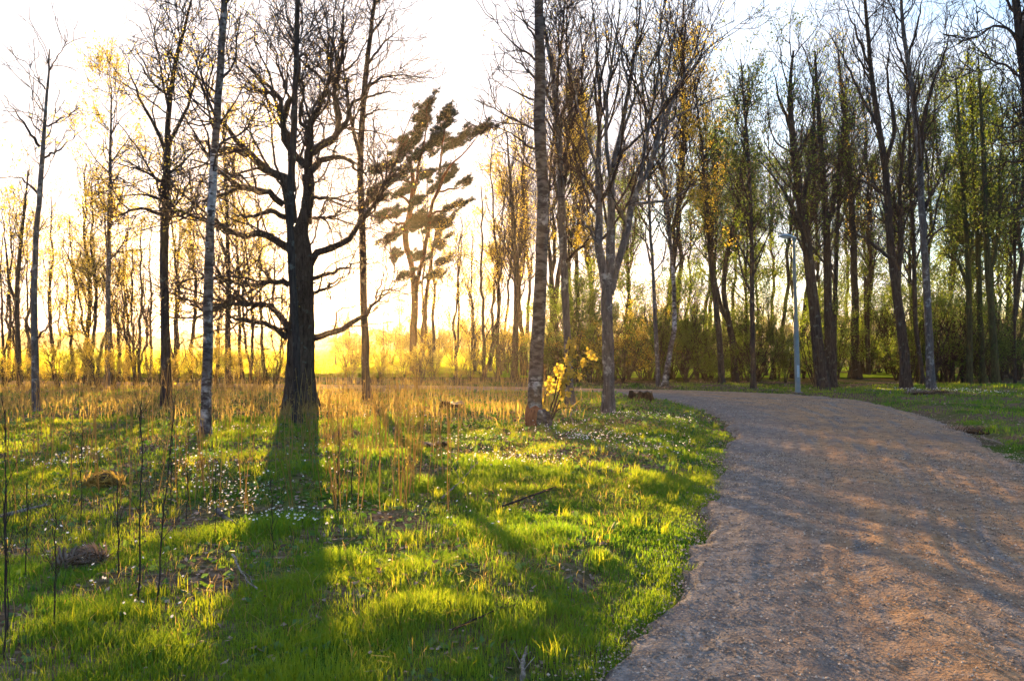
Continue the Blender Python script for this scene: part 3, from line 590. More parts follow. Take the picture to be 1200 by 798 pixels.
build_tree('corner_tree', 'dark tree reaching into the top right corner from outside the photo', 'tree',
           [(1238, 545, 9), (1230, 400, 7.5), (1216, 220, 6.5), (1203, 110, 5.6), (1194, 40, 5), (1189, -20, 4.4), (1183, -110, 3), (1180, -200, 1)], 12.6,
           [[(1196, 50, 2.4), (1170, 30, 1.8), (1140, 45, 1.2), (1105, 40, .7)], [(1201, 95, 2.2), (1175, 75, 1.6), (1150, 85, 1), (1120, 80, .6)], [(1206, 140, 2), (1180, 150, 1.5), (1150, 140, .9)], [(1192, 20, 2), (1170, -10, 1.5), (1140, -20, .9)], [(1212, 190, 2), (1185, 190, 1.4), (1155, 200, .8)],
            [(1216, 230, 1.8), (1190, 245, 1.2), (1165, 240, .7)]], RS(13), 'dark', limb_auto=(18, 2., .4, (45, 80)), l2=(2.2, (.4, 1.2), .14), l3=(3.4, (.2, .6)), l4=(2.4, (.12, .35)))

# trees beyond the bend, traced one by one:  name, label, Y, trunk, limbs, bark, leaf, seed
YB = 31.
mid = [
 ('white_birch', 'thin white birch trunk beyond the bend, right of the fan shaped tree', 29.9, [(778, 456, 4.4), (784, 420, 3.8), (790, 380, 3.4), (789, 320, 3), (783, 260, 2.6), (778, 200, 2.1), (776, 120, 1.4), (772, 60, .8)], [], 'birch', ('yleaf', 1500)),
 ('bare_tree', 'dark slim trunk immediately left of the thin white birch at the bend', 30.2, [(772, 455, 3.4), (769, 400, 3), (766, 330, 2.6), (761, 250, 2.2), (758, 150, 1.6), (752, 90, .9)], [], 'grey', ('gleaf', 900)),
 ('leafy_tree', 'slanting tree with the yellowest crown, left of the two steep trunks beyond the bend', 31., [(846, 455, 5), (843, 400, 4.4), (835, 320, 3.8), (828, 250, 3.3), (824, 190, 2.5), (818, 130, 1.6), (812, 90, .8)], [], 'dark', ('yleaf', 5500)),
 ('leafy_tree', 'twisted tree with a yellow and green crown, forking low beyond the bend', 33.5, [(862, 450, 5.4), (858, 400, 5), (853, 375, 4.6), (848, 330, 3.6), (858, 270, 3.2), (868, 220, 2.6), (874, 150, 1.8), (878, 95, .9)], [[(854, 378, 3.4), (842, 350, 3), (834, 300, 2.4), (838, 230, 1.8), (845, 160, 1)]], 'dark', ('gleaf', 6000)),
 ('straight_tree', 'straight dark trunk with one low side fork, left of the street lamp', 29.2, [(883, 457, 4.2), (882, 400, 3.7), (881, 300, 3.1), (878, 200, 2.5), (872, 120, 1.6), (868, 70, .8)], [[(882, 345, 2), (872, 325, 1.7), (866, 300, 1.4), (860, 260, .9)]], 'dark', ('gleaf', 2400)),
 ('thick_tree', 'thick dark trunk bending left, directly right of the street lamp', 29.8, [(964, 457, 9.5), (958, 400, 8.6), (952, 340, 8), (945, 280, 7), (936, 220, 6), (928, 150, 4.4), (926, 100, 3), (930, 60, 1.5)], [[(950, 320, 4), (940, 270, 3.4), (915, 220, 2.6), (890, 190, 1.6), (870, 175, .8)], [(940, 240, 4), (950, 190, 3.4), (955, 130, 2.6), (962, 70, 1.5)], [(930, 160, 3), (915, 120, 2.4), (905, 80, 1.6)]], 'dark', ('gleaf', 2600)),
 ('thick_tree', 'thick grey trunk behind the bending one, right of the street lamp', 31., [(974, 455, 7.5), (972, 400, 6.6), (970, 340, 6), (968, 260, 5.2), (963, 180, 4), (958, 110, 2.6), (955, 60, 1.2)], [[(968, 270, 3.4), (980, 220, 2.8), (985, 160, 2), (990, 110, 1)]], 'dark', ('gleaf', 1500)),
 ('straight_tree', 'slender tree leaning right out of the thick pair by the lamp', 32.5, [(978, 452, 4), (978, 380, 3.6), (980, 300, 3), (984, 220, 2.4), (990, 140, 1.6), (992, 90, .8)], [], 'dark', ('gleaf', 1500)),
 ('straight_tree', 'sturdy straight tree with a flared foot on the grass behind the verge', 38., [(1002, 446, 8.4), (1002, 410, 6.2), (1001, 330, 5.2), (999, 260, 4.6), (994, 180, 3.6), (986, 100, 2.2), (982, 60, 1)], [[(999, 240, 2.6), (1010, 200, 2), (1015, 150, 1.2)], [(997, 220, 2.4), (975, 190, 1.8), (950, 180, 1)]], 'dark', ('yleaf', 1500)),
 ('forked_tree', 'big dark forking tree on the right verge, leaning left', 29.2, [(1062, 458, 8), (1060, 420, 7), (1057, 390, 6.6), (1050, 340, 6.2), (1043, 280, 5.7), (1038, 200, 5), (1030, 150, 4.2), (1022, 90, 3.2), (1015, 20, 2.4), (1010, -40, 1.4)], [[(1047, 305, 3), (1022, 287, 2.4), (1003, 272, 1.8), (980, 262, 1)], [(1052, 345, 4), (1056, 290, 3.6), (1054, 220, 3), (1062, 150, 2.4), (1068, 80, 1.6), (1075, 10, .9)], [(1038, 195, 3.4), (1048, 150, 2.8), (1040, 90, 2.2), (1045, 30, 1.4)], [(1030, 150, 2.8), (1008, 110, 2.2), (990, 70, 1.6), (965, 30, 1)], [(1020, 80, 2.2), (1000, 30, 1.6), (985, -10, 1)], [(1040, 230, 2.4), (1015, 215, 1.8), (985, 200, 1)]], 'dark', None),
 ('forked_tree', 'tall straight grey tree on the right verge, at the heap of dead leaves', 28.4, [(1092, 460, 6.8), (1090, 420, 5.8), (1088, 380, 5.3), (1085, 320, 5), (1080, 250, 4.6), (1077, 180, 4.2), (1068, 100, 3.4), (1058, 30, 2.6), (1055, -30, 1.6)], [[(1077, 175, 3.2), (1090, 110, 2.6), (1108, 60, 1.9), (1118, 15, 1.2)], [(1080, 250, 2.2), (1098, 215, 1.8), (1115, 180, 1)], [(1070, 115, 2.4), (1060, 80, 2), (1040, 20, 1.2)], [(1064, 70, 2.2), (1075, 30, 1.6), (1085, -20, 1)], [(1083, 290, 2.2), (1100, 270, 1.6), (1125, 262, 1)], [(1079, 235, 2), (1060, 215, 1.5), (1040, 205, .9)]], 'grey', None),
 ('bare_tree', 'thin curved trunk between the two big verge trees', 31.5, [(1083, 455, 3.8), (1078, 420, 3.4), (1073, 380, 3.2), (1071, 300, 2.8), (1067, 220, 2.3), (1065, 140, 1.5), (1062, 90, .8)], [], 'dark', ('gleaf', 900)),
 ('mossy_tree', 'mossy green trunk with an arching left limb, right part of the woods', 33., [(1136, 452, 4.6), (1136, 380, 4), (1134, 300, 3.6), (1128, 220, 3), (1124, 150, 2.2), (1120, 90, 1)], [[(1134, 335, 2.6), (1122, 308, 2.2), (1106, 298, 1.6), (1092, 300, 1)]], 'moss', ('gleaf', 2600)),
 ('mossy_tree', 'mossy green trunk, second of the right hand cluster, slightly bowed', 33.6, [(1152, 451, 4.4), (1149, 380, 4), (1146, 300, 3.6), (1142, 220, 3), (1140, 150, 2.2), (1136, 80, 1)], [], 'moss', ('gleaf', 2600)),
 ('mossy_tree', 'thickest mossy green trunk, third of the right hand cluster', 32.4, [(1168, 453, 5.6), (1163, 380, 5), (1158, 320, 4.6), (1155, 250, 4), (1152, 170, 3), (1148, 100, 1.8), (1146, 60, .8)], [[(1158, 330, 3), (1170, 270, 2.6), (1172, 200, 2), (1175, 130, 1)]], 'moss', ('gleaf', 3200)),
 ('bare_tree', 'very thin upright tree close to the right edge of the photo', 34., [(1190, 450, 2.2), (1189, 380, 2), (1189, 300, 1.8), (1188, 200, 1.4), (1187, 110, .8)], [], 'dark', None),
 ('bare_tree', 'dark slim tree with a bare pointed crown, left of the stout birch, behind the path', 33.5, [(602, 451, 5.2), (604, 400, 4.6), (605, 340, 4), (602, 270, 3.1), (598, 210, 2.2), (594, 155, .9)], [], 'dark', None),
 ('bare_tree', 'crooked dark trunk seen between the stout birch and the grey tree', 36., [(654, 446, 3.6), (651, 380, 3.3), (646, 320, 3), (641, 260, 2.4), (645, 200, 1.8), (650, 140, .9)], [], 'dark', ('yleaf', 900)),
 ('yellow_tree', 'slender tree with a loose yellow crown, right of the leaning grey tree', 29.8, [(126, 456, 4.2), (126, 400, 3.9), (127, 330, 3.3), (128, 260, 2.6), (129, 200, 2.1), (130, 140, 1.4), (131, 100, .7)], [], 'grey', ('yleaf', 5200)),
 ('bare_tree', 'dark straight tree between the white birch and the oak, behind them', 32., [(268, 452, 4.6), (267, 400, 4), (268, 330, 3.4), (266, 260, 2.8), (264, 200, 2.2), (262, 130, 1.2)], [], 'dark', ('yleaf', 3600)),
 ('bare_tree', 'dark forked tree near the left edge, behind the leaning grey tree', 29., [(24, 458, 4.4), (22, 420, 4), (20, 370, 3.4), (21, 320, 2.8), (27, 260, 2), (33, 200, 1)], [[(20, 365, 2.4), (10, 320, 1.8), (5, 270, 1.2), (2, 220, .8)]], 'dark', ('yleaf', 1500)),
]
for i, (nm, lab, Y, tr, lb, bk, lf) in enumerate(mid):
    hi = max(0, (tr[0][1] - tr[-1][1])) / F * Y
    la = (int(hi * 2.6), 2.9 if hi > 9 else 1.6, .32 if hi > 9 else .3, (25, 55))
    if nm == 'thick_tree' or nm == 'forked_tree': la = (20, 3.6, .35, (40, 70))
    if nm in ('leafy_tree', 'yellow_tree', 'mossy_tree'): la = (la[0] if nm != 'mossy_tree' else 20, 2.6, .4, (40, 75))
    build_tree(nm, lab, 'tree', tr, Y, lb, RS(40 + i), bk, 24, la, (2., (.5, 1.4), .14), (2.8, (.35, 1.)), (1.8, (.25, .6)), up=.09, wig=.15, leaf=lf, leafsize=.08, fl=(.4, .4), maxn=7000, ws=.78, D=(1.1, 1.25, 1.4))

# broken snags
def snag(px, top, base, Y, hw, lab, seed):
    r = RS(seed); P, R = traced([(px + 3, base, hw * 1.1), (px + 1, (base + top) / 2, hw), (px, top, hw * .92)], Y, 12); b = np.array([P[0, 0], P[0, 1], tz1(P[0, 0], P[0, 1])]); P[0, 2] = b[2] - .1
    V, Q = tubes((P - b)[None], R[None], 12, .08, r); n = len(V); ring = np.arange(n - 12, n); V[ring, 2] += r.uniform(-.25, .25, 12)
    V = np.vstack([V, V[ring].mean(0) - np.array([0, 0, .15])]); T = np.stack([ring, np.roll(ring, -1), np.full(12, n)], -1)
    o = thing('dead_snag', b, lab, 'dead trunk'); obj('trunk', mesh('snag_trunk', V, [Q, T], M['dark']), o)
    P2, R2 = grow((P - b)[None], R[None], r, np.array([4]), (.3, .9), (50, 90), .4, .9, 5, .15, .05, .3, .01); [obj('branch_stub', mesh('branch_stub', *joinq([tubes(P2[i:i + 1], R2[i:i + 1], 5)]), M['dark']), o) for i in range(len(P2))]
snag(1015, 326, 440, 42., 2.8, 'tall dead trunk snapped off at the top, right of the flared straight tree', 1)
snag(1046, 371, 438, 42., 3.2, 'shorter broken dead trunk, left of the big forking verge tree', 2)

# the pine
rng = RS(21); Yp = 40.
tr = [(484, 447, 5), (484, 400, 4.6), (486, 350, 4), (483, 313, 3.4), (475, 280, 4.2), (480, 250, 3.6), (484, 216, 2.8), (480, 185, 1.6)]
lm = [[(486, 350, 3), (491, 320, 2.8), (502, 271, 2.6), (505, 245, 2.2), (515, 220, 2.8), (525, 199, 2.4), (545, 179, 1.8), (562, 157, 1.2)], [(490, 440, 3.6), (496, 400, 3.4), (500, 340, 3), (508, 290, 3.2), (512, 262, 2)],
      [(484, 230, 2), (492, 190, 1.6), (500, 150, 1.2), (501, 122, .8)], [(515, 222, 2), (516, 190, 1.6), (520, 160, 1.2), (526, 135, .8)], [(478, 262, 2), (462, 262, 1.4), (446, 252, .8)], [(482, 240, 2), (465, 228, 1.4), (442, 228, .8)],
      [(484, 216, 1.8), (465, 205, 1.3), (445, 200, .7)], [(505, 250, 1.8), (525, 245, 1.3), (548, 240, .7)], [(483, 200, 1.6), (474, 180, 1.2), (468, 160, .7)], [(512, 225, 1.5), (530, 222, 1.1), (550, 215, .7)]]
pine, pt = build_tree('pine_tree', 'windswept dark green pine with orange branches, between the oak and the stout birch', 'tree', tr, Yp, lm, rng, 'pine', 26, (6, 1.6, .5, (60, 90)), (1.3, (.4, 1.), .1), (1.8, (.2, .6)), (1, (.1, .3)), limbpart=True, ret=True, rough=.08)
clumps = [(498, 122, 9, 12), (494, 140, 12, 11), (488, 156, 13, 9), (478, 166, 13, 8), (470, 176, 10, 7), (526, 134, 8, 9), (518, 148, 11, 9), (512, 162, 14, 8), (503, 172, 13, 7), (556, 154, 17, 7), (541, 160, 14, 7), (566, 150, 8, 5), (530, 170, 12, 6),
          (455, 193, 17, 6), (470, 206, 16, 6), (440, 200, 8, 5), (500, 205, 16, 7), (516, 214, 14, 9), (524, 204, 10, 7), (440, 225, 10, 6), (472, 224, 14, 6), (450, 250, 12, 5), (504, 262, 14, 9), (520, 262, 11, 8), (472, 268, 12, 8), (492, 258, 10, 8), (535, 240, 16, 4), (545, 214, 10, 4), (484, 185, 12, 6), (466, 250, 9, 5), (487, 238, 8, 6), (455, 282, 9, 5), (515, 285, 9, 6)]
b0 = np.array(pine.location); NV, NQ, NR = [], [], []; o_ = 0
sub = []
for (cx, cy, sx, sy) in clumps + [(462, 300, 9, 5), (492, 300, 10, 6), (520, 305, 9, 5), (478, 322, 9, 5), (505, 325, 10, 5), (448, 232, 8, 4), (430, 238, 7, 3)]:
    for _ in range(int(7 + sx * sy * .10)):
        ax, ay = rng.randn(2); ex = cx + ax * sx * .55; ey = cy + ay * sy * .55 - ax * sx * .22; sub.append((ex, ey, rng.uniform(2.5, 5.5), rng.uniform(.8, 1.6)))
for (cx, cy, sx, sy) in sub:
    dY = rng.uniform(-1.3, 1.3); n = int(4.6 * sx * sy) + 5; c = wp(cx, cy, Yp + dY)
    q3 = rng.randn(n, 3) * np.array([sx * .6, 3, sy * .6]) / F * Yp; q3[:, 2] += q3[:, 0] * rng.uniform(.1, 1.1); p = c + q3 - b0
    m = 9; p = np.repeat(p, m, 0); N_ = len(p); d = unit(rng.randn(N_, 3) * .7 + np.array([.55, 0, .75])); L = rng.uniform(.12, .24, N_)[:, None]; s = unit(np.cross(d, rng.randn(N_, 3))) * .011
    v = np.stack([p - s, p + s, p + d * L], 1).reshape(-1, 3); NV.append(v); NQ.append(np.arange(3 * N_).reshape(-1, 3) + o_); o_ += len(v); NR.append(np.repeat(rng.rand(N_), 3))
obj('needles', mesh('needles', np.vstack(NV), [np.vstack(NQ)], M['needle'], np.concatenate(NR)), pine)

# yellow leaved sapling by the stout birch
rng = RS(31); b = np.array([*gxy(640, 500), 0]); b[2] = tz1(b[0], b[1]); sap = thing('leafy_sapling', b, 'young sapling with large glowing yellow leaves, right beside the stout birch', 'sapling')
Ys = b[1]; ST_ = [[(642, 500, 1.3), (655, 460, 1.1), (665, 425, .8), (668, 396, .5)], [(640, 500, 1.2), (648, 470, .9), (655, 440, .6), (650, 425, .4)], [(645, 495, 1), (665, 450, .8), (680, 430, .6), (692, 416, .4)], [(640, 500, 1), (638, 470, .8), (645, 448, .5)], [(640, 500, 1), (655, 480, .7), (672, 478, .4)]]
PP, RR = zip(*[traced(s, Ys, 10, d_, rng, .4) for s, d_ in zip(ST_, (.3, -.4, .2, -.3, .3))]); PP = np.array(PP) - b; RR = np.array(RR)
P2, R2 = grow(PP, RR, rng, 6, (.1, .28), (30, 60), .35, 1, 4, .1, .05, .6, .003)
obj('stem', mesh('stem', *joinq([tubes(PP, RR, 5), tubes(P2, R2, 3)]), M['twig']), sap)
v, q_, r_ = leaves(np.concatenate([P2]), rng, 560, .075, .03, elong=1.1); obj('foliage', mesh('foliage', v, [q_], M['yleaf'], r_), sap)

# background trees: prototypes built once, then copied
def proto(H, seed, bark, leaf, nl, ll, t0, ang, ls=.1, multi=1, up=.1, r0=None, spread=.1):
    r = RS(seed); tk = []; r0 = r0 or H * .0072
    for s in range(multi):
        K = 20; t = np.linspace(0, 1, K); a = r.rand() * 6.28; k = spread * (s > 0) + .02
        x = np.cumsum(r.randn(K) * .006 * H) + np.cos(a) * k * H * t; y = np.cumsum(r.randn(K) * .006 * H) + np.sin(a) * k * H * t; x -= x[0]; y -= y[0]
        hh = H * (1 if s == 0 else r.uniform(.6, .95)); tk.append((np.stack([x, y, hh * t - .15 * (1 - t)], -1), r0 * (.8 if s else 1) * (1 - .88 * t) + .01))
    P0 = np.array([a for a, _ in tk]); R0 = np.array([b for _, b in tk]); R0 = R0 * (1 + .35 * np.exp(-P0[..., 2] * 4))
    P1, R1 = grow(P0, R0, r, np.full(multi, nl // multi), (ll * .5, ll), ang, t0, .97, 8, .12, up, .5, .012)
    P2, R2 = grow(P1, R1, r, 2.4, (.4, 1.3), (25, 55), .12, 1, 6, .15, up, .6, .011, .15, maxn=3000); P3, R3 = grow(P2, R2, r, 3.6, (.35, 1.), (25, 55), .15, 1, 4, .15, up * .6, .7, .0085, maxn=9000)
    out_ = [('trunk', mesh('trunk', *joinq([tubes(P0, R0, 9, .05, r)]), M[bark], smooth=True)), ('crown', mesh('crown', *joinq([tubes(P1, R1, 5), tubes(P2, R2, 3), tubes(P3, R3, 3)]), M['twig']))]
    if leaf: v, q_, r_ = leaves(P3, r, leaf[1], ls, .1); out_.append(('foliage', mesh('foliage', v, [q_], M[leaf[0]], r_)))
    return out_
PR = {'tall_bare': [proto(16, 1, 'dark', None, 60, 3.2, .35, (25, 50)), proto(17, 2, 'dark', None, 55, 3.6, .42, (20, 45)), proto(15, 3, 'grey', ('gleaf', 4500), 50, 3., .3, (25, 55)), proto(16, 7, 'dark', ('gleaf', 6000), 50, 2.8, .35, (25, 60))],
      'leafy': [proto(13, 4, 'dark', ('gleaf', 7000), 36, 2.8, .3, (35, 70)), proto(14, 5, 'moss', ('gleaf', 6000), 36, 2.8, .25, (30, 65)), proto(13, 6, 'grey', ('yleaf', 5500), 34, 2.6, .3, (35, 65))],
      'young': [proto(7, 8, 'dark', ('yleaf', 2600), 22, 1.9, .3, (25, 55), .07, 3, spread=.12, r0=.06), proto(8, 9, 'dark', ('yleaf', 2600), 24, 1.8, .25, (25, 55), .07, 2, spread=.1, r0=.07), proto(9, 10, 'dark', ('yleaf', 1800), 26, 1.9, .3, (25, 50), .07, 1, r0=.08), proto(6.5, 14, 'dark', None, 20, 1.6, .2, (25, 55), .07, 2, r0=.06)],
      'shrub': [proto(3.0, 11, 'dark', ('gleaf', 5200), 34, 1.1, .12, (30, 60), .06, 7, .08, .02, .28), proto(2.6, 12, 'dark', ('gleaf', 4600), 30, 1., .1, (30, 60), .055, 6, .08, .018, .3), proto(3., 13, 'dark', ('yleaf', 5000), 34, 1.1, .12, (30, 60), .06, 7, .08, .02, .25), proto(2.6, 15, 'twig', ('gleaf', 700), 34, 1.1, .12, (25, 50), .05, 8, .08, .018, .25)]}
def place(kind, v, px, Y, sc, name, rz, sz=None):
    X = (px - CX) / F * Y; o = thing(name, (X, Y, tz1(X, Y)), '', 'tree' if kind != 'shrub' else 'shrub')
    o.rotation_euler = (0, 0, rz); o.scale = (sc, sc, sz or sc)
    for n_, me in PR[kind][v]: obj(n_, me, o)
    return o
LM = [(0, 'the left edge of the photo'), (43, 'the leaning grey tree'), (126, 'the yellow crowned slender tree'), (195, 'the wiry branched tall tree'), (240, 'the white birch before the oak'), (352, 'the oak'), (430, 'the bare tree right of the oak'), (486, 'the pine'), (560, 'the gap right of the pine'), (630, 'the stout birch'),
      (713, 'the fan shaped tree'), (783, 'the thin white birch'), (862, 'the twisted leafy tree'), (935, 'the street lamp'), (1002, 'the flared straight tree'), (1062, 'the big forking verge tree'), (1092, 'the tall verge tree'), (1152, 'the mossy cluster'), (1201, 'x')]
ORD = ['first', 'second', 'third', 'fourth', 'fifth', 'sixth', 'seventh', 'eighth', 'ninth', 'tenth', 'eleventh', 'twelfth', 'thirteenth', 'fourteenth']
def label_all(items, what, tail, group):
    items.sort(key=lambda a: a[0]); cnt = {}
    for px, o in items:
        k = max(i for i, l in enumerate(LM) if px >= l[0] or i == 0); c = cnt.get(k, 0); cnt[k] = c + 1
        o['label'] = '%s, %s to the right of %s' % (what, ORD[min(c, 13)], LM[k][1]); o['group'] = group
rnd = random.Random(5)
def spread_px(a, b, n): return [a + (b - a) * (i + rnd.uniform(.1, .9)) / n for i in range(n)]
its = []
for px in spread_px(575, 1198, 40):
    Y = rnd.uniform(34, 60); v = rnd.choice([0, 0, 1, 1, 2, 3]); its.append((px, place('tall_bare', v, px, Y, rnd.uniform(.8, 1.1), 'bare_woodland_tree', rnd.uniform(0, 6.28))))
label_all(its, 'slim bare woodland tree', '', 'slim bare trees in the woods beyond the road')
its = []
for px in [575, 690, 735, 800, 832, 868, 898, 940, 975, 1020, 1110, 1128, 1145, 1162, 1175, 1196]:
    Y = rnd.uniform(34, 48); v = rnd.choice([0, 1]) if px > 880 else rnd.choice([0, 2, 2]); its.append((px, place('leafy', v, px, Y, rnd.uniform(.75, 1.), 'leafy_woodland_tree', rnd.uniform(0, 6.28))))
label_all(its, 'fresh leaved woodland tree', '', 'fresh leaved trees in the woods beyond the road')
its = []
for px in [4, 12, 33, 62, 66, 88, 110, 134, 158, 202, 252, 97, 104, 140, 150, 162, 176, 208, 222, 285, 296, 312, 325, 393, 412, 452, 470, 508, 533, 558, 568, 585, 615]:
    Y = rnd.uniform(31, 38) if px < 330 else rnd.uniform(36, 50); v = rnd.randrange(4); s = rnd.uniform(.75, 1.15) * (1.25 if px > 500 else 1)
    if 360 < px < 480: s *= .6; Y += 10
    its.append((px, place('young', v, px, Y, s, 'young_tree', rnd.uniform(0, 6.28))))
label_all(its, 'thin young background tree', '', 'thin young trees along the field edge')
its = []
for px in spread_px(440, 640, 10) + spread_px(640, 985, 36) + spread_px(1000, 1200, 22):
    Y = rnd.uniform(32.5, 37.5) if not 985 < px < 1050 else rnd.uniform(41, 46)
    v = rnd.choice([0, 1, 2, 2, 3]) if px < 760 else rnd.choice([0, 1, 0, 1, 3]); its.append((px, place('shrub', v if px > 625 else (2 if px < 540 else 3), px, Y, rnd.uniform(.8, 1.15) * (.5 if px < 570 else .7 if px < 640 else .45 if 900 < px < 932 else 1), 'understory_shrub', rnd.uniform(0, 6.28), rnd.uniform(.6, 1.5) if px > 640 else None)))
for px in spread_px(630, 1200, 15):
    if 895 < px < 937: px += 42
    Y = rnd.uniform(40, 50); its.append((px, place('shrub', rnd.choice([0, 1]), px, Y, rnd.uniform(1., 1.3), 'understory_shrub', rnd.uniform(0, 6.28))))
for px in spread_px(395, 610, 13):
    Y = rnd.uniform(44, 56); its.append((px, place('shrub', 2, px, Y, rnd.uniform(.8, 1.1) * (.7 if px < 440 else 1), 'understory_shrub', rnd.uniform(0, 6.28))))
label_all(its, 'leafy woodland shrub', '', 'leafy shrubs under the trees beyond the road')
its = []
for px in spread_px(-10, 345, 26) + spread_px(395, 520, 3):
    Y = rnd.uniform(28, 35); its.append((max(px, 1), place('shrub', rnd.choice([2, 2, 3]), px, Y, rnd.uniform(.32, .6), 'small_bush', rnd.uniform(0, 6.28))))
label_all(its, 'low golden brown bush', '', 'low bushes at the field edge')

# distant wood behind the field and behind the trees: one mass
rng = RS(61); n = 60000
ang = rng.uniform(-.72, .72, n); hN = fbm(ang * 60, ang * 0, 1., 7); dist = 330 + 60 * vn(ang * 20, ang * 0, 1, 9) + rng.rand(n) * 12
hz = (5 + 11 * hN) * (.6 + .8 * np.clip((ang + .2) * 1.2, 0, 1)); z = hz * rng.rand(n) ** .7
p = np.stack([np.sin(ang) * dist, np.cos(ang) * dist, z], -1); d = unit(rng.randn(n, 3)); s = unit(np.cross(d, rng.randn(n, 3))); L = rng.uniform(.8, 2., n)[:, None]
V = np.stack([p - d * L * .5, p + s * L * .4, p + d * L * .5, p - s * L * .4], 1).reshape(-1, 3)
tag(obj('distant_wood', mesh('distant_wood', V, [np.arange(4 * n).reshape(-1, 4)], M['gleaf'], np.repeat(rng.rand(n), 4))), kind='stuff', label='low hazy line of distant trees along the horizon', cat='woodland')

# slender saplings and stalks standing in the left foreground
def stalk(px, base, top, hw, lab, seed, lean=0, leaf=0, colour='twig', grp=None):
    r = RS(seed); x, y = gxy(px, base); b = np.array([x, y, tz1(x, y)])
    hw *= .75; P, R = traced([(px, base + 2, hw), (px + lean * .3, base - (base - top) * .35, hw * .9), (px + lean * .6, base - (base - top) * .7, hw * .7), (px + lean, top, hw * .4)], y, 12, 0, r, .9)
    R = np.maximum(R * .0 + np.interp(np.linspace(0, 1, 12), [0, 1], [hw, hw * .4]) / F * y, .0025)
    o = thing('thin_stalk', b, lab, 'sapling', grp); P = P - b; P[0, 2] = -.03
    obj('stem', mesh('stem', *joinq([tubes(P[None], R[None], 6)]), M[colour]), o)
    P2, R2 = grow(P[None], R[None], r, np.array([11]), (.08, .32), (20, 45), .3, 1, 5, .1, .1, .6, .002)
    [obj('twig', mesh('twig', *joinq([tubes(P2[i:i + 1], R2[i:i + 1], 3)]), M[colour]), o) for i in range(len(P2))]
    if leaf: v, q_, r_ = leaves(P2, r, leaf, .02, .01); obj('foliage', mesh('foliage', v, [q_], M['yleaf'], r_), o)
for k, (px, ba, tp, hw, ln_, lf, lab) in enumerate([
    (163, 715, 480, 1.5, 3, 0, 'tall straight dark stalk, left one of the pair at the lower left'), (183, 716, 482, 1.4, 22, 6, 'tall dark stalk leaning right, right one of the pair at the lower left'),
    (64, 756, 600, 1.2, 1, 0, 'dark upright stalk with a small forked tip near the lower left corner'), (5, 788, 480, 1.5, 1, 0, 'tall stalk at the very left edge of the photo, lowest of all'), (9, 765, 560, 1.1, -2, 0, 'thinner stalk just right of the one at the left edge'),
    (139, 694, 560, 1.2, -2, 0, 'medium dark stalk left of the tall pair'), (95, 620, 480, .8, 2, 0, 'thin stalk behind the heap of dry grass'), (220, 610, 505, .8, 1, 0, 'thin stalk near the fallen white log, above it to the left'), (200, 600, 470, .9, 3, 10, 'slim stalk rising before the foot of the wiry tall tree'),
    (320, 665, 560, .7, -3, 0, 'faint thin stalk in the shadow below the oak'), (395, 610, 500, .9, 2, 0, 'brown stalk at the edge of the oak shadow'), (412, 590, 490, .9, 1, 0, 'brown stalk in the golden weeds, right of the shadow'), (445, 560, 470, .8, 0, 0, 'brown stalk among the golden weeds below the bare tree'),
    (164, 520, 440, .8, 2, 14, 'short orange lit stalk behind the tall pair'), (30, 690, 560, .9, 2, 0, 'thin stalk left of the rusty mound'), (252, 640, 540, .7, 2, 0, 'thin stalk just left of the fallen white log')]):
    stalk(px, ba, tp, hw, lab, 200 + k, ln_, lf)

# mounds, stumps, fallen sticks
def mound(px, py, s, lab, seed, dead='dry', n=900, name='grass_heap', body='rot'):
    x, y = gxy(px, py); b = (x, y, tz1(x, y)); o = thing(name, b, lab, 'heap'); r = RS(seed); blobby('mound_body', body, (0, 0, s[2] * .1), s, seed, o, .2, low=-.3)
    th = r.rand(n) * 6.28; ph = np.arccos(r.rand(n) * .98); d = np.stack([np.cos(th) * np.sin(ph), np.sin(th) * np.sin(ph), np.cos(ph)], -1); p = d * np.array(s)
    out_d = unit(np.cross(d, r.randn(n, 3)) + d * .25 + np.array([0, 0, -.3])); L = r.uniform(.06, .16, n)[:, None]; w = unit(np.cross(d, out_d)) * .003
    V = np.stack([p - w, p + w, p + out_d * L * .6 + w + d * .015, p + out_d * L], 1).reshape(-1, 3)
    obj('dead_grass', mesh('dead_grass', V, [np.arange(4 * n).reshape(-1, 4)], M[dead], np.repeat(r.rand(n), 4)), o)
mound(121, 576, (.18, .17, .12), 'round heap of matted dry grass on the left lawn', 1)
mound(98, 672, (.15, .13, .07), 'low rusty brown mound left of the tall stalks', 2, 'litter', 500)
mound(1093, 466, (.8, .4, .12), 'low pile of dead leaves and twigs at the foot of the tall verge tree', 3, 'litter', 1500, 'leaf_pile')
mound(1140, 503, (.5, .35, .07), 'dry leaves heaped at the grass corner of the right verge', 4, 'litter', 900, 'leaf_pile')
def stump(px, py, r0, h, lab, seed):
    x, y = gxy(px, py); b = (x, y, tz1(x, y)); o = thing('tree_stump', b, lab, 'stump'); r = RS(seed)
    K = 7; P = np.stack([np.zeros(K), np.zeros(K), np.linspace(-.08, h, K)], -1); R = r0 * np.array([1.5, 1.35, 1.15, 1.05, 1, .98, .95])
    V, Q = tubes(P[None], R[None], 18, .1, r); n = len(V); ring = np.arange(n - 18, n); V[ring, 2] += r.uniform(-.04, .05, 18)
    obj('bark', mesh('stump_bark', V, [Q], M['rot'], smooth=False), o)
    V2 = np.vstack([V[ring], [[0, 0, h - .03]]]); T = np.stack([np.arange(18), np.roll(np.arange(18), -1), np.full(18, 18)], -1); obj('cut_top', mesh('cut_top', V2, [T], M['cut']), o)
stump(530, 487, .27, .22, 'wide low rotten stump left of the stout birch', 1)
stump(508, 530, .2, .08, 'small flat dark stump in the grass below the wide rotten one', 2)
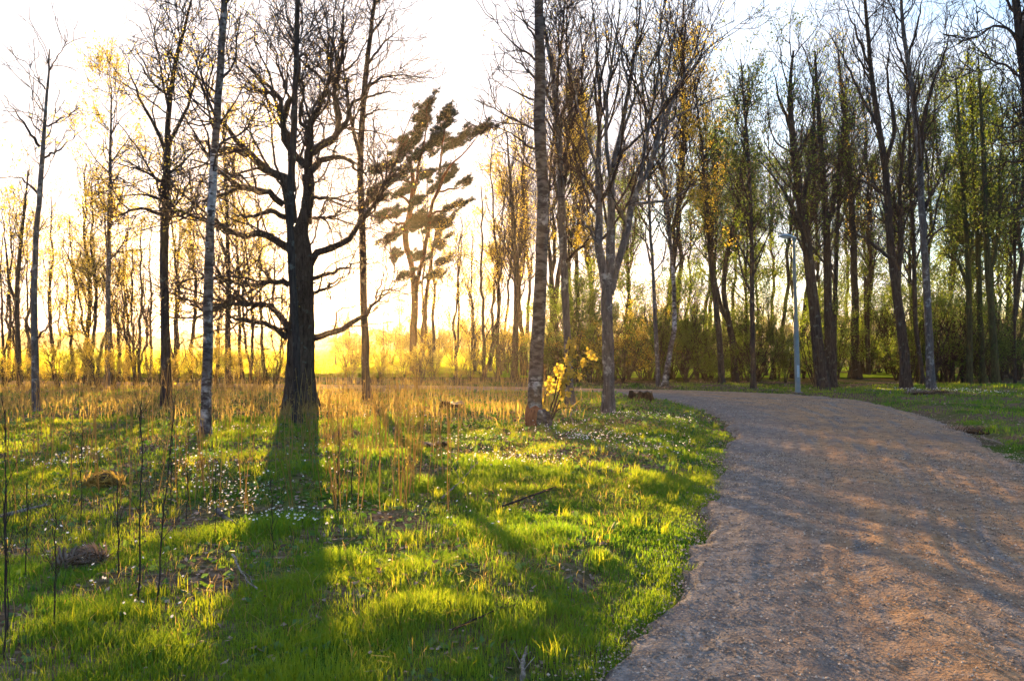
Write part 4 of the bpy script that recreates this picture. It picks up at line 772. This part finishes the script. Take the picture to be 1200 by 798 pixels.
stump(752, 474, .30, .24, 'black stump at the road bend, right of the fan shaped tree', 3)
def stick(a, b_, r0, lab, seed, m='deadwood', name='fallen_branch', n=3):
    (x0, y0), (x1, y1) = gxy(*a), gxy(*b_); K = 14; t = np.linspace(0, 1, K); r = RS(seed); L = math.hypot(x1 - x0, y1 - y0)
    X, Y = x0 + (x1 - x0) * t + np.cumsum(r.randn(K)) * .008 * L, y0 + (y1 - y0) * t + np.cumsum(r.randn(K)) * .008 * L
    Z = tz(X, Y) + r0 + .035; Z = np.convolve(np.r_[Z[0], Z, Z[-1]], [.25, .5, .25], 'valid'); Z = np.interp(t, [0, .5, 1], [Z[0], Z[7], Z[-1]]) * .6 + Z * .4 + .01
    P = np.stack([X, Y, Z], -1); b0 = P[0].copy(); P = P - b0; R = r0 * np.linspace(1, .55, K) * (1 + .1 * r.randn(K)); o = thing(name, b0, lab, 'branch')
    V, Q = tubes(P[None], R[None], 9, .08, r); V = np.vstack([V, P[0], P[-1]]); m0 = len(V) - 2; T = np.vstack([np.stack([np.roll(np.arange(9), -1), np.arange(9), np.full(9, m0)], -1), np.stack([np.arange(9) + m0 - 9, np.roll(np.arange(9), -1) + m0 - 9, np.full(9, m0 + 1)], -1)])
    obj('log', mesh('log', V, [Q, T], M[m], smooth=False), o)
    P2, R2 = grow(P[None], R[None], r, np.array([n]), (.1 * L, .35 * L), (30, 60), .2, .95, 6, .1, .1, .5, .003); [obj('side_twig', mesh('side_twig', *joinq([tubes(P2[i:i + 1], R2[i:i + 1], 4)]), M[m]), o) for i in range(len(P2))]
stick((253, 606), (284, 628), .022, 'short pale fallen log with a dark broken end on the left lawn', 1, 'birch', 'fallen_log', 2)
stick((0, 622), (58, 609), .016, 'long bleached branch lying at the left edge', 2)
stick((270, 668), (302, 712), .009, 'thin pale stick lying in the shaded grass, lower centre left', 3)
stick((585, 600), (665, 577), .012, 'thin long branch lying in the sunlit grass below the stout birch', 4, 'twig')
stick((530, 765), (605, 722), .006, 'brown twig lying in the grass near the bottom centre', 5, 'twig')
stick((612, 798), (616, 765), .014, 'knobbly grey stick at the bottom edge left of the road', 6)
stick((515, 592), (560, 555), .01, 'pale branch lying left of the long sunlit one', 7)
stick((1150, 512), (1172, 520), .02, 'small white stick at the edge of the right verge', 8)
stick((672, 505), (684, 468), .014, 'pale broken branch leaning low at the grey tree foot', 9)

# ------------------------------------------------------------------ street lamp
def lathe(prof, S=24):
    prof = np.array(prof, float); K = len(prof); P = np.stack([np.zeros(K), np.zeros(K), prof[:, 1]], -1); th = np.arange(S) * 2 * math.pi / S
    V = np.stack([prof[:, 0][:, None] * np.cos(th), prof[:, 0][:, None] * np.sin(th), prof[:, 1][:, None] + 0 * th], -1).reshape(-1, 3); I = np.arange(K * S).reshape(K, S); J = np.roll(I, -1, 1)
    return V, np.stack([I[:-1], J[:-1], J[1:], I[1:]], -1).reshape(-1, 4)
lx, ly = gxy(935, 461.2); lz = tz1(lx, ly); lamp = thing('street_lamp', (lx, ly, lz), 'tall galvanised street lamp with a pale curved head at the far road edge', 'street lamp')
Hl = CAMH + (HZ - 279) / F * ly - lz
lamp.rotation_euler = (0, math.radians(-1.6), 0)
obj('footing', mesh('footing', *(lambda a: (a[0], [a[1]]))(lathe([(0, .05), (.17, .05), (.17, -.25)])), M['cut']), lamp)
obj('lower_pole', mesh('lower_pole', *(lambda a: (a[0], [a[1]]))(lathe([(.11, .03), (.11, .07), (.088, .075), (.086, 2.3), (.08, 2.38), (.062, 2.42)])), M['galv'], smooth=True), lamp)
obj('upper_pole', mesh('upper_pole', *(lambda a: (a[0], [a[1]]))(lathe([(.062, 2.38), (.058, 3.2), (.048, Hl - .1), (.048, Hl), (0, Hl + .01)])), M['galv'], smooth=True), lamp)
obj('access_door', mesh('access_door', np.array([[-.04, -.083, .55], [.04, -.083, .55], [.04, -.083, .95], [-.04, -.083, .95], [-.04, -.092, .55], [.04, -.092, .55], [.04, -.092, .95], [-.04, -.092, .95]]),
    [np.array([[4, 5, 6, 7], [0, 4, 7, 3], [1, 2, 6, 5], [3, 7, 6, 2], [0, 1, 5, 4]])], M['lampgrey']), lamp)
K = 9; t = np.linspace(0, 1, K); hp = np.stack([.08 - .60 * t, 0 * t, Hl - .02 + .10 * np.sin(t * 2.2)], -1)
wd = np.array([.05, .075, .10, .125, .14, .145, .14, .12, .05]); hh = np.array([.04, .05, .06, .065, .065, .06, .05, .04, .02]); S = 16; th = np.arange(S) * 2 * math.pi / S
V = np.stack([hp[:, 0][:, None] + 0 * th, wd[:, None] * np.cos(th), hp[:, 2][:, None] + hh[:, None] * np.where(np.sin(th) > 0, 1.2, .5) * np.sin(th)], -1).reshape(-1, 3); I = np.arange(K * S).reshape(K, S); J = np.roll(I, -1, 1)
q = np.stack([I[:-1], I[1:], J[1:], J[:-1]], -1).reshape(-1, 4); V = np.vstack([V, hp[0], hp[-1]]); T = np.vstack([np.stack([np.arange(S), np.roll(np.arange(S), -1), np.full(S, K * S)], -1), np.stack([np.roll(np.arange(S), -1), np.arange(S), np.full(S, K * S + 1 - (K - 1) * S)], -1) + (K - 1) * S])
T[S:, 2] = K * S + 1
head = obj('lamp_head', mesh('lamp_head', V, [q, T], M['lampgrey'], smooth=True), lamp)
V, Q = lathe([(0, -.05), (.5, -.04), (.9, -.015), (1, .02)], 20); V = V * np.array([.19, .10, .8]) + np.array([-.26, 0, Hl + .035]); obj('lens', mesh('lens', V, [Q], M['lens'], smooth=True), head)
for z in (3.1, 3.75): obj('pole_band', mesh('pole_band', *(lambda a: (a[0], [a[1]]))(lathe([(.056, z), (.066, z), (.066, z + .05), (.052, z + .05)])), M['galv']), lamp)

# small white shed glimpsed through the woods
def box(x0, x1, y0, y1, z0, z1):
    V = np.array([[x, y, z] for z in (z0, z1) for y in (y0, y1) for x in (x0, x1)], float)
    return V, np.array([[0, 2, 3, 1], [4, 5, 7, 6], [0, 1, 5, 4], [2, 6, 7, 3], [0, 4, 6, 2], [1, 3, 7, 5]])
sx, sy = (917 - CX) / F * 80, 80.; shed = thing('garden_shed', (sx, sy, tz1(sx, sy)), 'small white shed glimpsed low between trunks left of the street lamp', 'shed')
V, Q = box(-1.1, 1.1, -.8, .8, 0, 1.7); obj('wall', mesh('wall', V, [Q], M['white']), shed)
V = np.array([[-1.3, -1, 1.62], [1.3, -1, 1.62], [1.3, 0, 2.25], [-1.3, 0, 2.25], [-1.3, 1, 1.62], [1.3, 1, 1.62], [-1.3, 0, 1.70], [1.3, 0, 1.70]])
obj('roof', mesh('roof', V, [np.array([[0, 1, 2, 3], [3, 2, 5, 4]])], M['roofm']), shed)
V, Q = box(-.35, .35, -.83, -.803, .05, 1.5); obj('door', mesh('door', V, [Q], M['lampgrey']), shed)

# ------------------------------------------------------------------ air
AZ, EL_ = math.atan((361 - CX) / F), math.radians(5.6)
hb = box(-620, 620, -80, 560, -1.2, 24)
hz_ = obj('haze', mesh('haze', hb[0], [hb[1]], None)); hz_.data.materials.clear()
m, nt, N = mat('evening_haze'); pv = N('VolumePrincipled'); pv.inputs['Color'].default_value = (1, .88, .66, 1); pv.inputs['Density'].default_value = .00028; pv.inputs['Anisotropy'].default_value = .7
o = N('OutputMaterial'); nt.links.new(pv.outputs[0], o.inputs['Volume']); hz_.data.materials.append(m)
tag(hz_, 'golden evening haze between the trees', 'haze', kind='stuff')

# ------------------------------------------------------------------ light, sky, camera
sd = Vector((math.sin(AZ) * math.cos(EL_), math.cos(AZ) * math.cos(EL_), math.sin(EL_)))
L = bpy.data.lights.new('sun', 'SUN'); L.energy = 5.; L.angle = math.radians(.55); L.color = (1, .60, .25)
so_ = bpy.data.objects.new('sun', L); C.objects.link(so_); so_.rotation_euler = sd.to_track_quat('Z', 'Y').to_euler()
w = bpy.data.worlds.new('World'); bpy.context.scene.world = w; w.use_nodes = True; nt = w.node_tree; nt.nodes.clear()
def WN(t, **k):
    n = nt.nodes.new('ShaderNode' + t)
    for a, b in k.items():
        if a.startswith('i_'):
            key = a[2:]; key = int(key) if key.isdigit() else key.replace('_', ' ')
            if isinstance(b, bpy.types.NodeSocket): nt.links.new(b, n.inputs[key])
            else: n.inputs[key].default_value = b
        else: setattr(n, a, b)
    return n
sky = WN('TexSky', sky_type='NISHITA', sun_disc=False, sun_elevation=EL_, sun_rotation=AZ, air_density=1., dust_density=1.5, ozone_density=1.)
gen = WN('TexCoord').outputs['Generated']
sep = WN('SeparateXYZ', i_Vector=gen)
den = WN('Math', operation='ADD', i_0=sep.outputs[2], i_1=.18).outputs[0]
cx_ = WN('Math', operation='DIVIDE', i_0=sep.outputs[0], i_1=den).outputs[0]; cy_ = WN('Math', operation='DIVIDE', i_0=sep.outputs[1], i_1=den).outputs[0]
cv = WN('CombineXYZ', i_X=cx_, i_Y=cy_).outputs[0]
cn = WN('TexNoise', i_Vector=cv, i_Scale=1.3, i_Detail=7., i_Roughness=.55).outputs[0]
bias = WN('Math', operation='MULTIPLY_ADD', i_0=sep.outputs[0], i_1=-.55, i_2=cn).outputs[0]       # thin cloud veil, open to the right
cf = ramp(WN, bias, [(.13, (0, 0, 0)), (.42, (1, 1, 1))])
glow = mixc(WN, 1., sky.outputs[0], (.05, .045, .04), 'MULTIPLY')
facing = WN('Math', operation='MULTIPLY_ADD', i_0=sep.outputs[1], i_1=.5, i_2=.5).outputs[0]      # cloud veil is brighter on the sun's side of the sky
vb = ramp(WN, facing, [(.1, (1.15, 1.5, 2.3)), (.5, (1.5, 1.75, 2.4)), (.85, (2.45, 2.5, 2.8))])
veil = mixc(WN, 1., glow, vb, 'ADD')
clear = mixc(WN, 1., sky.outputs[0], (.72, 1.05, 1.5), 'MULTIPLY')
colr = mixc(WN, cf, clear, veil)
bg = WN('Background', i_Color=colr, i_Strength=.062); o = WN('OutputWorld'); nt.links.new(bg.outputs[0], o.inputs[0])

cam = bpy.data.cameras.new('camera'); co = bpy.data.objects.new('camera', cam); C.objects.link(co); bpy.context.scene.camera = co
cam.sensor_width = 36; cam.lens = 36 * F / 1200; cam.shift_y = 6 / 1200; cam.clip_end = 6000; cam.clip_start = .05
co.location = (0, 0, CAMH); co.rotation_euler = (math.radians(90), 0, 0)
sc = bpy.context.scene; sc.render.engine = 'CYCLES'
vs = sc.view_settings; vs.view_transform = 'Standard'; vs.look = 'None'; vs.gamma = 1; vs.exposure = 3.0; vs.use_curve_mapping = False
cy = sc.cycles; cy.max_bounces = 5; cy.diffuse_bounces = 3; cy.transmission_bounces = 4; cy.glossy_bounces = 2; cy.volume_bounces = 1; cy.transparent_max_bounces = 4; cy.use_denoising = True; cy.caustics_reflective = False; cy.caustics_refractive = False
